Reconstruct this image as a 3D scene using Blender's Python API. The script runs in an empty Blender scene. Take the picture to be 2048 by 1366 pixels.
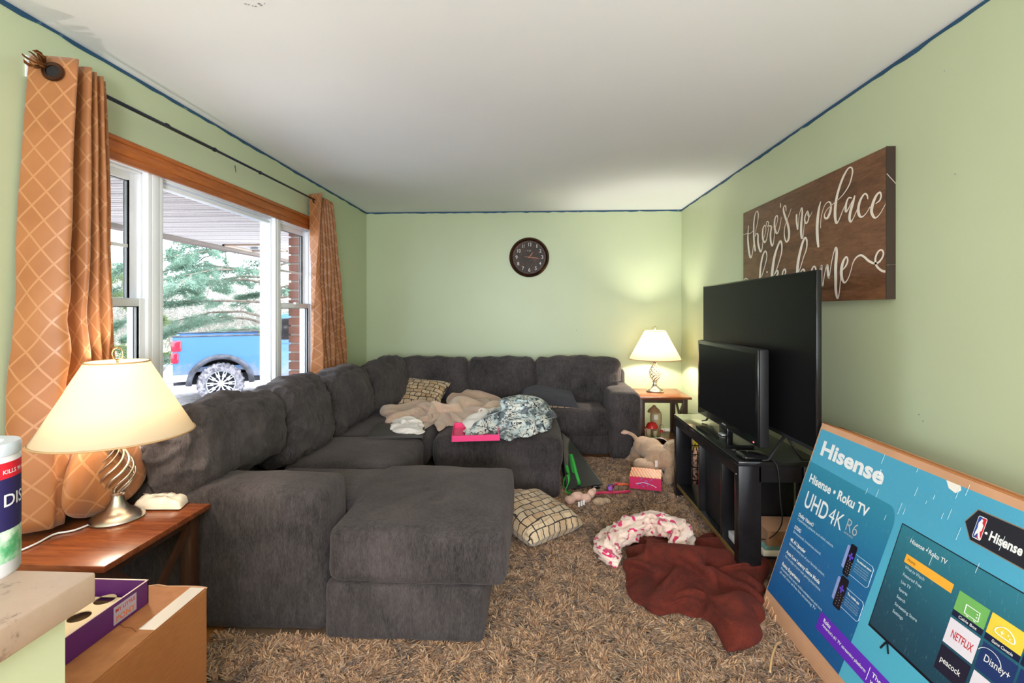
import bpy, bmesh, math, random
import numpy as np
from mathutils import Vector, Matrix, Euler, noise
random.seed(7)
RNG = np.random.default_rng(7)
PI = math.pi
SC = bpy.context.scene
COL = SC.collection

# ------------------------------------------------------------------ camera
F_PX, YAW, CAM_H, HORIZON = 967.0, math.atan(45 / 967.0), 1.35, 622.0
cam_d = bpy.data.cameras.new('camera')
cam = bpy.data.objects.new('camera', cam_d)
COL.objects.link(cam)
cam.location = (0, 0, CAM_H)
cam.rotation_euler = (PI / 2, 0, YAW)
cam_d.sensor_fit = 'HORIZONTAL'
cam_d.sensor_width = 36
cam_d.lens = 36 * F_PX / 2048
cam_d.shift_y = -(683 - HORIZON) / 2048
cam_d.clip_start = 0.02
cam_d.clip_end = 300
SC.camera = cam
# ------------------------------------------------------------------ world: bright overcast sky
W = bpy.data.worlds.new('sky')
SC.world = W
W.use_nodes = True
bg = W.node_tree.nodes['Background']
bg.inputs[0].default_value = (0.80, 0.89, 1.0, 1)
bg.inputs[1].default_value = 15.0
# ------------------------------------------------------------------ lights
def area_light(name, loc, rot, sx, sy, power, col, portal=False):
    l = bpy.data.lights.new(name, 'AREA')
    l.shape = 'RECTANGLE'; l.size = sx; l.size_y = sy; l.energy = power; l.color = col
    o = bpy.data.objects.new(name, l); COL.objects.link(o)
    o.location = loc; o.rotation_euler = rot
    if portal: l.cycles.is_portal = True
    return o
# added unseen fill lights behind the camera: warm from above, cool from the back
area_light('warm_fill_overhead', (0.1, -1.3, 2.36), (0, 0, 0), 1.6, 1.2, 62, (1.0, 0.80, 0.58))
area_light('cool_fill_back', (0.1, -3.3, 1.3), (PI / 2 + .30, 0, 0), 3.0, 2.0, 170, (0.84, 0.91, 1.0))
# the photographer's flash, bounced off the ceiling
area_light('bounce_flash', (0.0, -1.3, 1.30), (PI / 2 + .55, 0, 0), .6, .5, 75, (0.90, 0.95, 1.0))
SC.view_settings.view_transform = 'Standard'
SC.view_settings.look = 'None'
SC.view_settings.exposure = 0.0
SC.view_settings.gamma = 1.0
SC.view_settings.use_curve_mapping = False
SC.cycles.use_denoising = True
SC.cycles.max_bounces = 10
SC.cycles.diffuse_bounces = 6
SC.cycles.transparent_max_bounces = 16
SC.cycles.sample_clamp_indirect = 8
SC.cycles.caustics_reflective = False
SC.cycles.caustics_refractive = False

# ------------------------------------------------------------------ measuring: a point of the photograph at a known depth or height
_c, _s = math.cos(YAW), math.sin(YAW)
def _ray(u, v):
    a = (u - 1024) / F_PX
    return Vector((-_s + a * _c, _c + a * _s, (HORIZON - v) / F_PX))
def at(u, v, y=None, x=None, z=None):
    D = _ray(u, v)
    k = y / D.y if y is not None else (x / D.x if x is not None else (z - CAM_H) / D.z)
    return Vector((k * D.x, k * D.y, CAM_H + k * D.z))

# ------------------------------------------------------------------ materials
def srgb(r, g, b):
    f = lambda c: (c / 255 / 12.92) if c / 255 <= 0.04045 else ((c / 255 + 0.055) / 1.055) ** 2.4
    return (f(r), f(g), f(b), 1)
class NT:
    def __init__(s, name):
        s.m = bpy.data.materials.new(name); s.m.use_nodes = True
        s.t = s.m.node_tree; s.b = s.t.nodes['Principled BSDF']; s.out = s.t.nodes['Material Output']
    def n(s, typ, **kw):
        nd = s.t.nodes.new('ShaderNode' + typ)
        for k, v in kw.items():
            if hasattr(nd, k): setattr(nd, k, v)
        return nd
    def l(s, a, b): s.t.links.new(a, b)
    def coord(s, which='Object', scale=(1, 1, 1), rot=(0, 0, 0)):
        tc = s.n('TexCoord'); mp = s.n('Mapping')
        mp.inputs['Scale'].default_value = scale; mp.inputs['Rotation'].default_value = rot
        s.l(tc.outputs[which], mp.inputs[0]); return mp.outputs[0]
    def noise(s, vec, scale, detail=3, rough=0.5, dist=0):
        n = s.n('TexNoise'); n.inputs['Scale'].default_value = scale; n.inputs['Detail'].default_value = detail
        n.inputs['Roughness'].default_value = rough; n.inputs['Distortion'].default_value = dist
        if vec: s.l(vec, n.inputs['Vector'])
        return n.outputs[0]
    def ramp(s, fac, stops, interp='LINEAR'):
        r = s.n('ValToRGB'); r.color_ramp.interpolation = interp
        e = r.color_ramp.elements
        while len(e) < len(stops): e.new(0.5)
        for i, (p, c) in enumerate(stops): e[i].position = p; e[i].color = c
        s.l(fac, r.inputs[0]); return r.outputs[0]
    def mix(s, fac, a, b, mode='MIX'):
        m = s.n('Mix'); m.data_type = 'RGBA'; m.blend_type = mode
        for sock, v in ((m.inputs[0], fac), (m.inputs[6], a), (m.inputs[7], b)):
            if isinstance(v, bpy.types.NodeSocket): s.l(v, sock)
            else: sock.default_value = v
        return m.outputs[2]
    def math(s, op, a, b=0.0):
        m = s.n('Math'); m.operation = op
        for sock, v in ((m.inputs[0], a), (m.inputs[1], b)):
            if isinstance(v, bpy.types.NodeSocket): s.l(v, sock)
            else: sock.default_value = v
        return m.outputs[0]
    def bump(s, h, strength=0.3, dist=0.01):
        b = s.n('Bump'); b.inputs['Strength'].default_value = strength; b.inputs['Distance'].default_value = dist
        s.l(h, b.inputs['Height']); s.l(b.outputs[0], s.b.inputs['Normal'])
    def set(s, **kw):
        for k, v in kw.items():
            sock = s.b.inputs[k.replace('_', ' ')]
            if isinstance(v, bpy.types.NodeSocket): s.l(v, sock)
            else: sock.default_value = v
        return s
def plain(name, col, rough=0.5, metal=0.0, var=0.06, bump=0.0, bscale=200, **kw):
    t = NT(name); co = t.coord()
    if var > 0:
        f = t.noise(co, 6, 4)
        lo = tuple(c * (1 - var * 1.5) for c in col[:3]) + (1,); hi = tuple(min(1, c * (1 + var * 1.5)) for c in col[:3]) + (1,)
        t.set(Base_Color=t.ramp(f, [(0.3, lo), (0.7, hi)]))
    else: t.set(Base_Color=col)
    t.set(Roughness=rough, Metallic=metal, **kw)
    if bump: t.bump(t.noise(co, bscale, 2), bump, 0.002)
    return t.m
M = {}
# walls
t = NT('green_wall_paint'); co = t.coord()
t.set(Base_Color=t.ramp(t.noise(co, 1.3, 3), [(0.3, (0.48, 0.545, 0.36, 1)), (0.7, (0.51, 0.575, 0.385, 1))]), Roughness=0.42)
t.bump(t.noise(co, 90, 3), 0.06, 0.002); M['wall'] = t.m
t = NT('white_ceiling_paint'); co = t.coord()
t.set(Base_Color=t.ramp(t.noise(co, 1.0, 2), [(0.3, (0.78, 0.82, 0.88, 1)), (0.7, (0.81, 0.85, 0.91, 1))]), Roughness=0.8)
t.bump(t.noise(co, 140, 3), 0.08, 0.002); M['ceiling'] = t.m
t = NT('blue_edge_paint'); co = t.coord()
t.set(Base_Color=t.ramp(t.noise(co, 9, 5, 0.6), [(0.30, srgb(120, 140, 120)), (0.36, srgb(30, 78, 110)), (0.64, srgb(26, 70, 104)), (0.70, srgb(110, 150, 160))]), Roughness=0.6); M['blue_edge'] = t.m
def wood(name, c1, c2, scale=(1, 14, 14), rough=0.35, sc=3.0):
    t = NT(name); co = t.coord(scale=scale)
    f = t.noise(co, sc, 6, 0.6, 1.2); g = t.noise(co, sc * 7, 4, 0.7)
    k = t.mix(0.35, f, g)
    t.set(Base_Color=t.ramp(k, [(0.32, c1), (0.68, c2)]), Roughness=rough); t.bump(g, 0.08, 0.002)
    return t.m
M['oak_trim'] = wood('stained_window_trim', srgb(128, 62, 20), srgb(190, 108, 46), (14, 1, 14))
M['table_wood'] = wood('cherry_table_wood', srgb(98, 48, 26), srgb(150, 82, 46), (1, 9, 9), 0.25)
M['table_dark'] = wood('dark_table_frame', srgb(50, 30, 20), srgb(78, 48, 32), (9, 9, 1), 0.4)
M['floor'] = wood('honey_floor_board', srgb(170, 105, 52), srgb(205, 140, 78), (14, 1, 14), 0.3)
M['sign_wood'] = wood('walnut_sign_board', srgb(66, 40, 22), srgb(128, 88, 60), (9, 1.2, 6), 0.55, 2.2)
M['vinyl'] = plain('white_window_vinyl', (0.83, 0.86, 0.92, 1), 0.3, var=0.01)
M['gasket'] = plain('grey_gasket', (0.2, 0.21, 0.22, 1), 0.5)
# glass pane: see-through with a faint reflection
t = NT('window_glass'); t.t.nodes.remove(t.b)
tr = t.n('BsdfTransparent'); tr.inputs[0].default_value = (0.97, 0.985, 0.98, 1)
gl = t.n('BsdfGlossy'); gl.inputs['Roughness'].default_value = 0.02
fr = t.n('LayerWeight'); fr.inputs[0].default_value = .5; fz = t.math('ADD', .015, t.math('MULTIPLY', .45, t.math('POWER', fr.outputs['Facing'], 5.0)))
mx = t.n('MixShader'); t.l(fz, mx.inputs[0]); t.l(tr.outputs[0], mx.inputs[1]); t.l(gl.outputs[0], mx.inputs[2]); t.l(mx.outputs[0], t.out.inputs[0]); M['glass'] = t.m
M['clear_film'] = NT('matte_clear_cover').m; _t = M['clear_film'].node_tree; _x = _t.nodes.new('ShaderNodeBsdfTransparent'); _t.links.new(_x.outputs[0], _t.nodes['Material Output'].inputs[0])
# sofa chenille
def fabric(name, c1, c2, rough=0.95, sheen=0.35, weave=420, stretch=(1, 1, 0.25), b=0.55, blotch=3.0):
    t = NT(name); co = t.coord(scale=stretch); co2 = t.coord()
    f = t.noise(co, weave, 2, 0.6); g = t.noise(co2, blotch, 4, 0.6); h = t.noise(co, weave * 0.25, 3, 0.6)
    k = t.mix(0.5, t.mix(0.5, f, h), g)
    t.set(Base_Color=t.ramp(k, [(0.36, c1), (0.64, c2)]), Roughness=rough, Sheen_Weight=sheen, Sheen_Roughness=0.5, Sheen_Tint=tuple(min(1, c * 4 + .02) for c in c2[:3]) + (1,))
    t.bump(t.mix(0.5, f, h), b, 0.004)
    return t.m
M['sofa'] = fabric('charcoal_chenille', srgb(22, 19, 21), srgb(78, 71, 72), weave=230, sheen=.30, b=.8)
M['sofa_dark'] = fabric('dark_underside_fabric', srgb(20, 19, 20), srgb(34, 33, 34))
M['maroon'] = fabric('maroon_plush', srgb(58, 12, 5), srgb(104, 32, 15), sheen=0.12, weave=150, stretch=(1, 1, 1), b=0.5, blotch=8)
M['tan_cloth'] = fabric('tan_fleece', srgb(176, 146, 126), srgb(212, 186, 168), weave=300, stretch=(1, 1, 1), b=0.25, blotch=2)
M['white_cloth'] = fabric('white_cotton', srgb(215, 208, 204), srgb(240, 234, 230), weave=300, stretch=(1, 1, 1), b=0.2)
M['plush_tan'] = fabric('tan_plush', srgb(176, 140, 112), srgb(208, 176, 150), weave=180, stretch=(1, 1, 1), b=0.5)
M['plush_fur'] = fabric('long_tan_fur', srgb(150, 120, 92), srgb(205, 178, 150), weave=120, stretch=(1, 1, 0.2), b=1.0)
M['plush_pink'] = fabric('pink_plush', srgb(205, 160, 145), srgb(228, 190, 172), weave=180, stretch=(1, 1, 1), b=0.5)
t = NT('pink_spotted_fleece'); co = t.coord()
sp = t.ramp(t.noise(co, 24, 1, 0.3), [(0.60, (0, 0, 0, 1)), (0.63, (1, 1, 1, 1))])
t.set(Base_Color=t.mix(sp, t.ramp(t.noise(co, 9, 4), [(0.35, srgb(222, 190, 176)), (0.65, srgb(240, 218, 206))]), srgb(205, 42, 100)), Roughness=0.95, Sheen_Weight=0.3)
t.bump(t.noise(co, 220, 2), 0.3, 0.003); M['pink_cloth'] = t.m
t = NT('blue_white_patterned_fleece'); co = t.coord()
n1 = t.noise(co, 17, 2, 0.5, 1.2)
ln = t.ramp(n1, [(0.445, (0, 0, 0, 1)), (0.465, (1, 1, 1, 1)), (0.50, (1, 1, 1, 1)), (0.52, (0, 0, 0, 1))])
base = t.ramp(t.noise(co, 11, 2), [(0.42, srgb(96, 106, 112)), (0.47, srgb(186, 202, 206)), (0.6, srgb(220, 220, 212))])
t.set(Base_Color=t.mix(ln, base, srgb(38, 36, 42)), Roughness=0.95, Sheen_Weight=0.3); t.bump(t.noise(co, 250, 2), 0.25, 0.003); M['blue_pattern'] = t.m
# throw pillow print: overlapping outlined rectangles
def block_print(name, sx=3.6, sy=14.0):
    t = NT(name); co = t.coord('UV', scale=(1, 1, 1))
    warp = t.mix(0.09, co, t.n('TexNoise').outputs[1], 'ADD')
    br = t.n('TexBrick'); br.offset = 0.37; br.offset_frequency = 2; br.squash = 0.62; br.squash_frequency = 3
    t.l(warp, br.inputs[0])
    for k, v in (('Color1', srgb(214, 190, 158)), ('Color2', srgb(188, 146, 100)), ('Mortar', srgb(48, 40, 38)), ('Scale', sx), ('Mortar Size', 0.03), ('Mortar Smooth', 0.05), ('Bias', -0.2), ('Brick Width', 0.62), ('Row Height', 0.40)):
        br.inputs[k].default_value = v
    b2 = t.n('TexBrick'); b2.offset = 0.5; b2.squash = 1.6; b2.squash_frequency = 2
    t.l(warp, b2.inputs[0])
    for k, v in (('Color1', (1, 1, 1, 1)), ('Color2', (0.62, 0.62, 0.66, 1)), ('Mortar', (0.5, 0.45, 0.42, 1)), ('Scale', sx * 1.37), ('Mortar Size', 0.03), ('Brick Width', 0.5), ('Row Height', 0.9)):
        b2.inputs[k].default_value = v
    t.set(Base_Color=t.mix(0.8, br.outputs[0], b2.outputs[0], 'MULTIPLY'), Roughness=0.8, Sheen_Weight=0.2)
    t.bump(t.noise(t.coord(), 300, 2), 0.2, 0.002)
    return t.m
M['pillow_print'] = block_print('block_printed_cotton')
# curtain: satin lattice woven in
t = NT('orange_lattice_curtain'); uv = t.coord('UV', rot=(0, 0, PI / 4))
sx = t.n('SeparateXYZ'); t.l(uv, sx.inputs[0])
def band(o):
    f = t.math('FRACT', t.math('MULTIPLY', o, 13.5)); return t.math('LESS_THAN', f, 0.10)
lat = t.math('MAXIMUM', band(sx.outputs[0]), band(sx.outputs[1]))
colr = t.mix(lat, t.ramp(t.noise(t.coord(), 5, 3), [(0.3, srgb(172, 108, 60)), (0.7, srgb(190, 126, 76))]), srgb(202, 144, 96))
t.set(Base_Color=colr, Roughness=t.math('SUBTRACT', 0.5, t.math('MULTIPLY', lat, 0.15)), Sheen_Weight=0.4)
tl = t.n('BsdfTranslucent'); t.l(colr, tl.inputs[0]); ms = t.n('MixShader'); ms.inputs[0].default_value = 0.30
t.l(t.b.outputs[0], ms.inputs[1]); t.l(tl.outputs[0], ms.inputs[2]); t.l(ms.outputs[0], t.out.inputs[0])
t.bump(lat, 0.15, 0.001); M['curtain'] = t.m
# lamp shade: translucent cloth
t = NT('cream_lamp_shade'); t.set(Base_Color=(0.74, 0.68, 0.56, 1), Roughness=0.8)
tl = t.n('BsdfTranslucent'); tl.inputs[0].default_value = (0.80, 0.72, 0.57, 1); ms = t.n('MixShader'); ms.inputs[0].default_value = 0.55
t.l(t.b.outputs[0], ms.inputs[1]); t.l(tl.outputs[0], ms.inputs[2]); t.l(ms.outputs[0], t.out.inputs[0])
wv = t.n('TexWave'); wv.inputs['Scale'].default_value = 90; t.l(t.coord('UV'), wv.inputs[0]); t.bump(wv.outputs[0], 0.05, 0.001); M['shade'] = t.m
M['nickel'] = plain('brushed_nickel', (0.62, 0.56, 0.49, 1), 0.28, 1.0, 0.05)
M['brass'] = plain('polished_brass', (0.75, 0.58, 0.28, 1), 0.2, 1.0, 0.03)
M['bronze'] = plain('dark_bronze', srgb(72, 44, 28), 0.35, 0.7, 0.2)
M['bronze_pale'] = plain('aged_bronze_metal', srgb(118, 78, 44), 0.35, 0.8, 0.25)  # paler bronze, used for the leaf finial
M['rod'] = plain('dark_steel_rod', srgb(48, 54, 62), 0.35, 0.6)
M['black_gloss'] = plain('black_gloss_plastic', (0.008, 0.008, 0.009, 1), 0.15, var=0, Specular_IOR_Level=.35)
M['black_matte'] = plain('black_matte_plastic', (0.014, 0.014, 0.016, 1), 0.5, var=0.1, bump=0.1, Specular_IOR_Level=.3)
M['screen'] = plain('dark_lcd_screen', (0.006, 0.006, 0.007, 1), 0.28, var=0, Specular_IOR_Level=.07)
M['stand_black'] = plain('black_laminate', (0.012, 0.011, 0.013, 1), 0.25, var=0.15, Specular_IOR_Level=.35)
M['white_paint'] = plain('white_script_paint', srgb(228, 218, 206), 0.5, var=0.03)
t = NT('brown_cardboard'); co = t.coord(); g = t.noise(t.coord(scale=(1, 1, 12)), 30, 3)
t.set(Base_Color=t.ramp(t.mix(0.5, g, t.noise(co, 3, 5)), [(0.35, srgb(158, 98, 54)), (0.65, srgb(184, 120, 72))]), Roughness=0.7); t.bump(g, 0.06, 0.002); M['cardboard'] = t.m
M['cardboard_pale'] = plain('pale_cardboard', srgb(196, 150, 118), 0.65, var=0.06)
M['chip_white'] = None
t = NT('chipped_white_paint'); co = t.coord()
n = t.noise(co, 16, 6, 0.75); t.set(Base_Color=t.ramp(n, [(0.30, srgb(96, 74, 60)), (0.35, srgb(150, 128, 112)), (0.40, srgb(178, 156, 140)), (0.8, srgb(190, 168, 150))]), Roughness=0.4); t.bump(n, 0.12, 0.003); M['chip_white'] = t.m
def flat(name, c, r=0.45, **k):
    if name not in M: M[name] = plain(name, srgb(*c), r, var=0.0, **k)
    return M[name]

# ------------------------------------------------------------------ objects
def link(o, parent=None):
    COL.objects.link(o)
    if parent is not None: o.parent = parent
    return o
def tag(o, label=None, cat=None, group=None, kind=None):
    if label: o['label'] = label
    if cat: o['category'] = cat
    if group: o['group'] = group
    if kind: o['kind'] = kind
    return o
def thing(name, label, cat, loc=(0, 0, 0), rz=0, group=None):
    o = bpy.data.objects.new(name, None); o.empty_display_size = 0.05
    link(o); o.location = loc; o.rotation_euler = (0, 0, rz)
    return tag(o, label, cat, group)
def mesh_obj(name, verts, faces, m, parent=None, smooth=False, uvs=None):
    me = bpy.data.meshes.new(name)
    me.from_pydata([tuple(v) for v in verts], [], faces)
    if uvs is not None:
        ul = me.uv_layers.new(name='UVMap')
        for lp in me.loops: ul.data[lp.index].uv = uvs[lp.vertex_index]
    if smooth: me.polygons.foreach_set('use_smooth', [True] * len(me.polygons))
    me.materials.append(m); me.update()
    o = bpy.data.objects.new(name, me)
    link(o, parent)
    if parent is not None and parent.location.length + abs(parent.rotation_euler.z) > 0:
        pass
    return o
class MB:
    """collects verts/faces"""
    def __init__(s): s.v = []; s.f = []
    def add(s, vs, fs, mat=None):
        k = len(s.v)
        s.v += [tuple(mat @ Vector(v)) if mat else tuple(v) for v in vs]; s.f += [tuple(i + k for i in f) for f in fs]; return s
    def box(s, x0, x1, y0, y1, z0, z1, b=0.0, mat=None):
        if b <= 0:
            vs = [(x, y, z) for x in (x0, x1) for y in (y0, y1) for z in (z0, z1)]
            return s.add(vs, [(0, 1, 3, 2), (4, 6, 7, 5), (0, 4, 5, 1), (2, 3, 7, 6), (0, 2, 6, 4), (1, 5, 7, 3)], mat)
        bm = bmesh.new(); bmesh.ops.create_cube(bm, size=1)
        for v in bm.verts: v.co = Vector(((x0 + x1) / 2 + v.co.x * (x1 - x0), (y0 + y1) / 2 + v.co.y * (y1 - y0), (z0 + z1) / 2 + v.co.z * (z1 - z0)))
        b = min(b, 0.45 * min(x1 - x0, y1 - y0, z1 - z0))
        bmesh.ops.bevel(bm, geom=list(bm.edges), offset=b, segments=2, affect='EDGES', profile=0.5)
        bm.verts.index_update()
        s.add([v.co[:] for v in bm.verts], [[v.index for v in f.verts] for f in bm.faces], mat); bm.free(); return s
    def tube(s, pts, r, n=8, caps=True, flat=1.0):
        pts = [Vector(p) for p in pts]; m = len(pts)
        rs = r if isinstance(r, (list, tuple)) else [r] * m
        k = len(s.v); up = None
        for i, p in enumerate(pts):
            T = (pts[min(i + 1, m - 1)] - pts[max(i - 1, 0)]).normalized()
            if up is None:
                up = Vector((0, 0, 1)) if abs(T.z) < 0.9 else Vector((1, 0, 0))
            A = T.cross(up).normalized(); Bv = A.cross(T).normalized(); up = Bv
            for j in range(n):
                a = 2 * PI * j / n
                s.v.append(tuple(p + (A * math.cos(a) + Bv * math.sin(a) * flat) * rs[i]))
        for i in range(m - 1):
            for j in range(n):
                a = k + i * n + j; b = k + i * n + (j + 1) % n
                s.f.append((a, b, b + n, a + n))
        if caps:
            s.f.append(tuple(k + j for j in range(n))[::-1]); s.f.append(tuple(k + (m - 1) * n + j for j in range(n)))
        return s
    def lathe(s, prof, c=(0, 0, 0), n=32, mat=None, caps=True):
        k = len(s.v); c = Vector(c)
        vs = [];
        for r, z in prof:
            for j in range(n):
                a = 2 * PI * j / n; vs.append(c + Vector((r * math.cos(a), r * math.sin(a), z)))
        fs = []
        for i in range(len(prof) - 1):
            for j in range(n):
                a = i * n + j; b = i * n + (j + 1) % n; fs.append((a, b, b + n, a + n))
        if caps:
            if prof[0][0] > 1e-5: fs.append(tuple(range(n))[::-1])
            if prof[-1][0] > 1e-5: fs.append(tuple((len(prof) - 1) * n + j for j in range(n)))
        return s.add(vs, fs, mat)
    def ball(s, c, r, n=12, mat=None):
        rx, ry, rz = r if isinstance(r, (tuple, list)) else (r, r, r)
        c = Vector(c); vs = []; h = n // 2 + 1
        for i in range(h + 1):
            ph = PI * i / h
            for j in range(n):
                a = 2 * PI * j / n; vs.append(c + Vector((rx * math.sin(ph) * math.cos(a), ry * math.sin(ph) * math.sin(a), -rz * math.cos(ph))))
        fs = [(i * n + j, i * n + (j + 1) % n, (i + 1) * n + (j + 1) % n, (i + 1) * n + j) for i in range(h) for j in range(n)]
        return s.add(vs, fs, mat)
    def prism(s, poly, h, mat=None):
        """poly in xy, extruded 0..h in z"""
        n = len(poly)
        vs = [(x, y, 0) for x, y in poly] + [(x, y, h) for x, y in poly]
        fs = [tuple(range(n))[::-1], tuple(range(n, 2 * n))] + [(i, (i + 1) % n, n + (i + 1) % n, n + i) for i in range(n)]
        return s.add(vs, fs, mat)
    def build(s, name, m, parent=None, smooth=False, auto=None):
        me = bpy.data.meshes.new(name); me.from_pydata(s.v, [], s.f)
        me.materials.append(m)
        bm = bmesh.new(); bm.from_mesh(me); bmesh.ops.remove_doubles(bm, verts=bm.verts, dist=1e-6)
        bmesh.ops.recalc_face_normals(bm, faces=bm.faces); bm.to_mesh(me); bm.free()
        if smooth or auto: me.polygons.foreach_set('use_smooth', [True] * len(me.polygons))
        if auto: me.set_sharp_from_angle(angle=math.radians(auto))
        me.update(); o = bpy.data.objects.new(name, me); return link(o, parent)
def one(name, m, parent=None, smooth=False, auto=None):
    class _X(MB):
        pass
    return MB()
def box(name, m, x0, x1, y0, y1, z0, z1, parent=None, b=0.0):
    return MB().box(x0, x1, y0, y1, z0, z1, b).build(name, m, parent, auto=35 if b else None)
def struct(o): o['kind'] = 'structure'; return o
def catmull(P, n=6):
    P = [np.array(p, float) for p in P]; out = []
    for i in range(len(P) - 1):
        p0 = P[max(i - 1, 0)]; p1 = P[i]; p2 = P[i + 1]; p3 = P[min(i + 2, len(P) - 1)]
        for k in range(n):
            t = k / n
            out.append(0.5 * ((2 * p1) + (-p0 + p2) * t + (2 * p0 - 5 * p1 + 4 * p2 - p3) * t * t + (-p0 + 3 * p1 - 3 * p2 + p3) * t ** 3))
    out.append(P[-1]); return out
def tocw(o):
    return o
def rehome(root, objs):
    """parts were built in world coordinates: keep them there under a root that stands at its base"""
    bpy.context.view_layer.update()
    for o in objs: o.matrix_parent_inverse = root.matrix_basis.inverted()
def children(o): return [c for c in bpy.data.objects if c.parent == o]
def keep_world(root):
    inv = Matrix.LocRotScale(root.location, root.rotation_euler, None).inverted()
    for c in children(root): c.matrix_parent_inverse = inv

# soft upholstered block -------------------------------------------------------
def soft_mesh(size, r, n=(20, 20, 10), puff=(0, 0, 0), wr=0.0, wf=6.0, seed=0, fine=0.0, fn=None, crease=0.0):
    hx, hy, hz = (a / 2 for a in size)
    vs = []; idx = {}; fs = []
    nx, ny, nz = n
    def vert(i, j, k):
        key = (i, j, k)
        if key in idx: return idx[key]
        u, v, w = 2 * i / nx - 1, 2 * j / ny - 1, 2 * k / nz - 1
        # concentrate rows near the edges
        f = lambda a: math.copysign(1 - (1 - abs(a)) ** 1.3, a)
        u, v, w = f(u), f(v), f(w)
        p = Vector((u * hx, v * hy, w * hz))
        q = Vector((max(-hx + r, min(hx - r, p.x)), max(-hy + r, min(hy - r, p.y)), max(-hz + r, min(hz - r, p.z))))
        d = p - q
        if d.length > 1e-9: d = d.normalized() * r
        p = q + d
        bx, by, bz = (1 - v * v) * (1 - w * w), (1 - u * u) * (1 - w * w), (1 - u * u) * (1 - v * v)
        p.x += math.copysign(1, u) * puff[0] * bx * min(1, abs(u) * 1.0) if abs(u) > .01 else 0
        p.y += math.copysign(1, v) * puff[1] * by * abs(v)
        p.z += math.copysign(1, w) * puff[2] * bz * abs(w)
        nrm = Vector((u ** 5, v ** 5, w ** 5)); nrm = nrm.normalized() if nrm.length > 1e-6 else Vector((0, 0, 1))
        if wr:
            s = Vector((seed * 7.3, seed * 3.1, seed))
            a = noise.noise(Vector((p.x * wf, p.y * wf, p.z * wf)) + s)
            b = 1 - abs(noise.noise(Vector((p.x * wf * .9, p.y * wf * 1.7, p.z * wf * 1.3)) + s * 1.7)) * 2.2
            e_ = 1 - abs(noise.noise(Vector((p.x * wf * 2.2, p.y * wf * 3.6, p.z * wf * 2.0)) + s * 2.9 + Vector((a, b * .5, a)))) * 3.2
            p += nrm * wr * (a + 0.6 * max(0, b) ** 2 + crease * max(0, e_) ** 2)
        if fine:
            p += nrm * fine * noise.noise(p * 28 + Vector((seed, 0, 0)))
        if fn: p = fn(p, u, v, w)
        idx[key] = len(vs); vs.append(p); return idx[key]
    for a, b_, fixed in ((0, 1, 2), (1, 2, 0), (0, 2, 1)):
        na, nb, nf = n[a], n[b_], n[fixed]
        for side in (0, nf):
            for i in range(na):
                for j in range(nb):
                    q = []
                    for (di, dj) in ((0, 0), (1, 0), (1, 1), (0, 1)):
                        c = [0, 0, 0]; c[a] = i + di; c[b_] = j + dj; c[fixed] = side; q.append(vert(*c))
                    fs.append(q if (side > 0) ^ (fixed == 1) else q[::-1])
    return vs, fs
def soft(name, m, center, size, r, rot=(0, 0, 0), parent=None, **kw):
    vs, fs = soft_mesh(size, r, **kw)
    R = Euler(rot).to_matrix(); c = Vector(center)
    return mesh_obj(name, [c + R @ v for v in vs], fs, m, parent, True)
def softb(name, m, x0, x1, y0, y1, z0, z1, r, parent=None, **kw):
    return soft(name, m, ((x0 + x1) / 2, (y0 + y1) / 2, (z0 + z1) / 2), (x1 - x0, y1 - y0, z1 - z0), r, parent=parent, **kw)
def remeshed(o, voxel=0.02, smooth_it=6, disp=None):
    md = o.modifiers.new('r', 'REMESH'); md.mode = 'VOXEL'; md.voxel_size = voxel
    ms = o.modifiers.new('s', 'SMOOTH'); ms.iterations = smooth_it; ms.factor = 0.6
    dg = bpy.context.evaluated_depsgraph_get(); dg.update()
    me = bpy.data.meshes.new_from_object(o.evaluated_get(dg))
    o.modifiers.clear(); old = o.data; o.data = me
    if disp:
        nr = [v.normal.copy() for v in me.vertices]
        for v, n_ in zip(me.vertices, nr): v.co += n_ * disp(v.co)
    me.polygons.foreach_set('use_smooth', [True] * len(me.polygons)); me.update()
    return o
# throw pillow ----------------------------------------------------------------
def pillow(name, m, w, h, t, M4, parent=None, n=22, seed=0, tops=None):
    vs, fs, uv = [], [], []
    for side in (1, -1):
        for i in range(n + 1):
            for j in range(n + 1):
                u, v = 2 * i / n - 1, 2 * j / n - 1
                e = (max(0, 1 - u ** 4) * max(0, 1 - v ** 4)) ** 0.55
                pin = 1 - 0.10 * (1 - abs(u * v)) * (max(abs(u), abs(v)) ** 3)
                z = side * t / 2 * e
                z += side * 0.010 * e * noise.noise(Vector((u * 2.2 + seed, v * 2.2, side)))
                vs.append(M4 @ Vector((u * w / 2 * pin, v * h / 2 * pin, z))); uv.append(((u + 1) / 2, (v + 1) / 2))
    k = (n + 1) ** 2
    for s_ in (0, 1):
        for i in range(n):
            for j in range(n):
                a = s_ * k + i * (n + 1) + j; q = (a, a + n + 1, a + n + 2, a + 1)
                fs.append(q if s_ == 0 else q[::-1])
    o = mesh_obj(name, vs, fs, m, parent, True, uv)
    if tops:
        o.data.materials.append(tops)
        for p in o.data.polygons:
            if p.index >= n * n: p.material_index = 1
    return o
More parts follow.
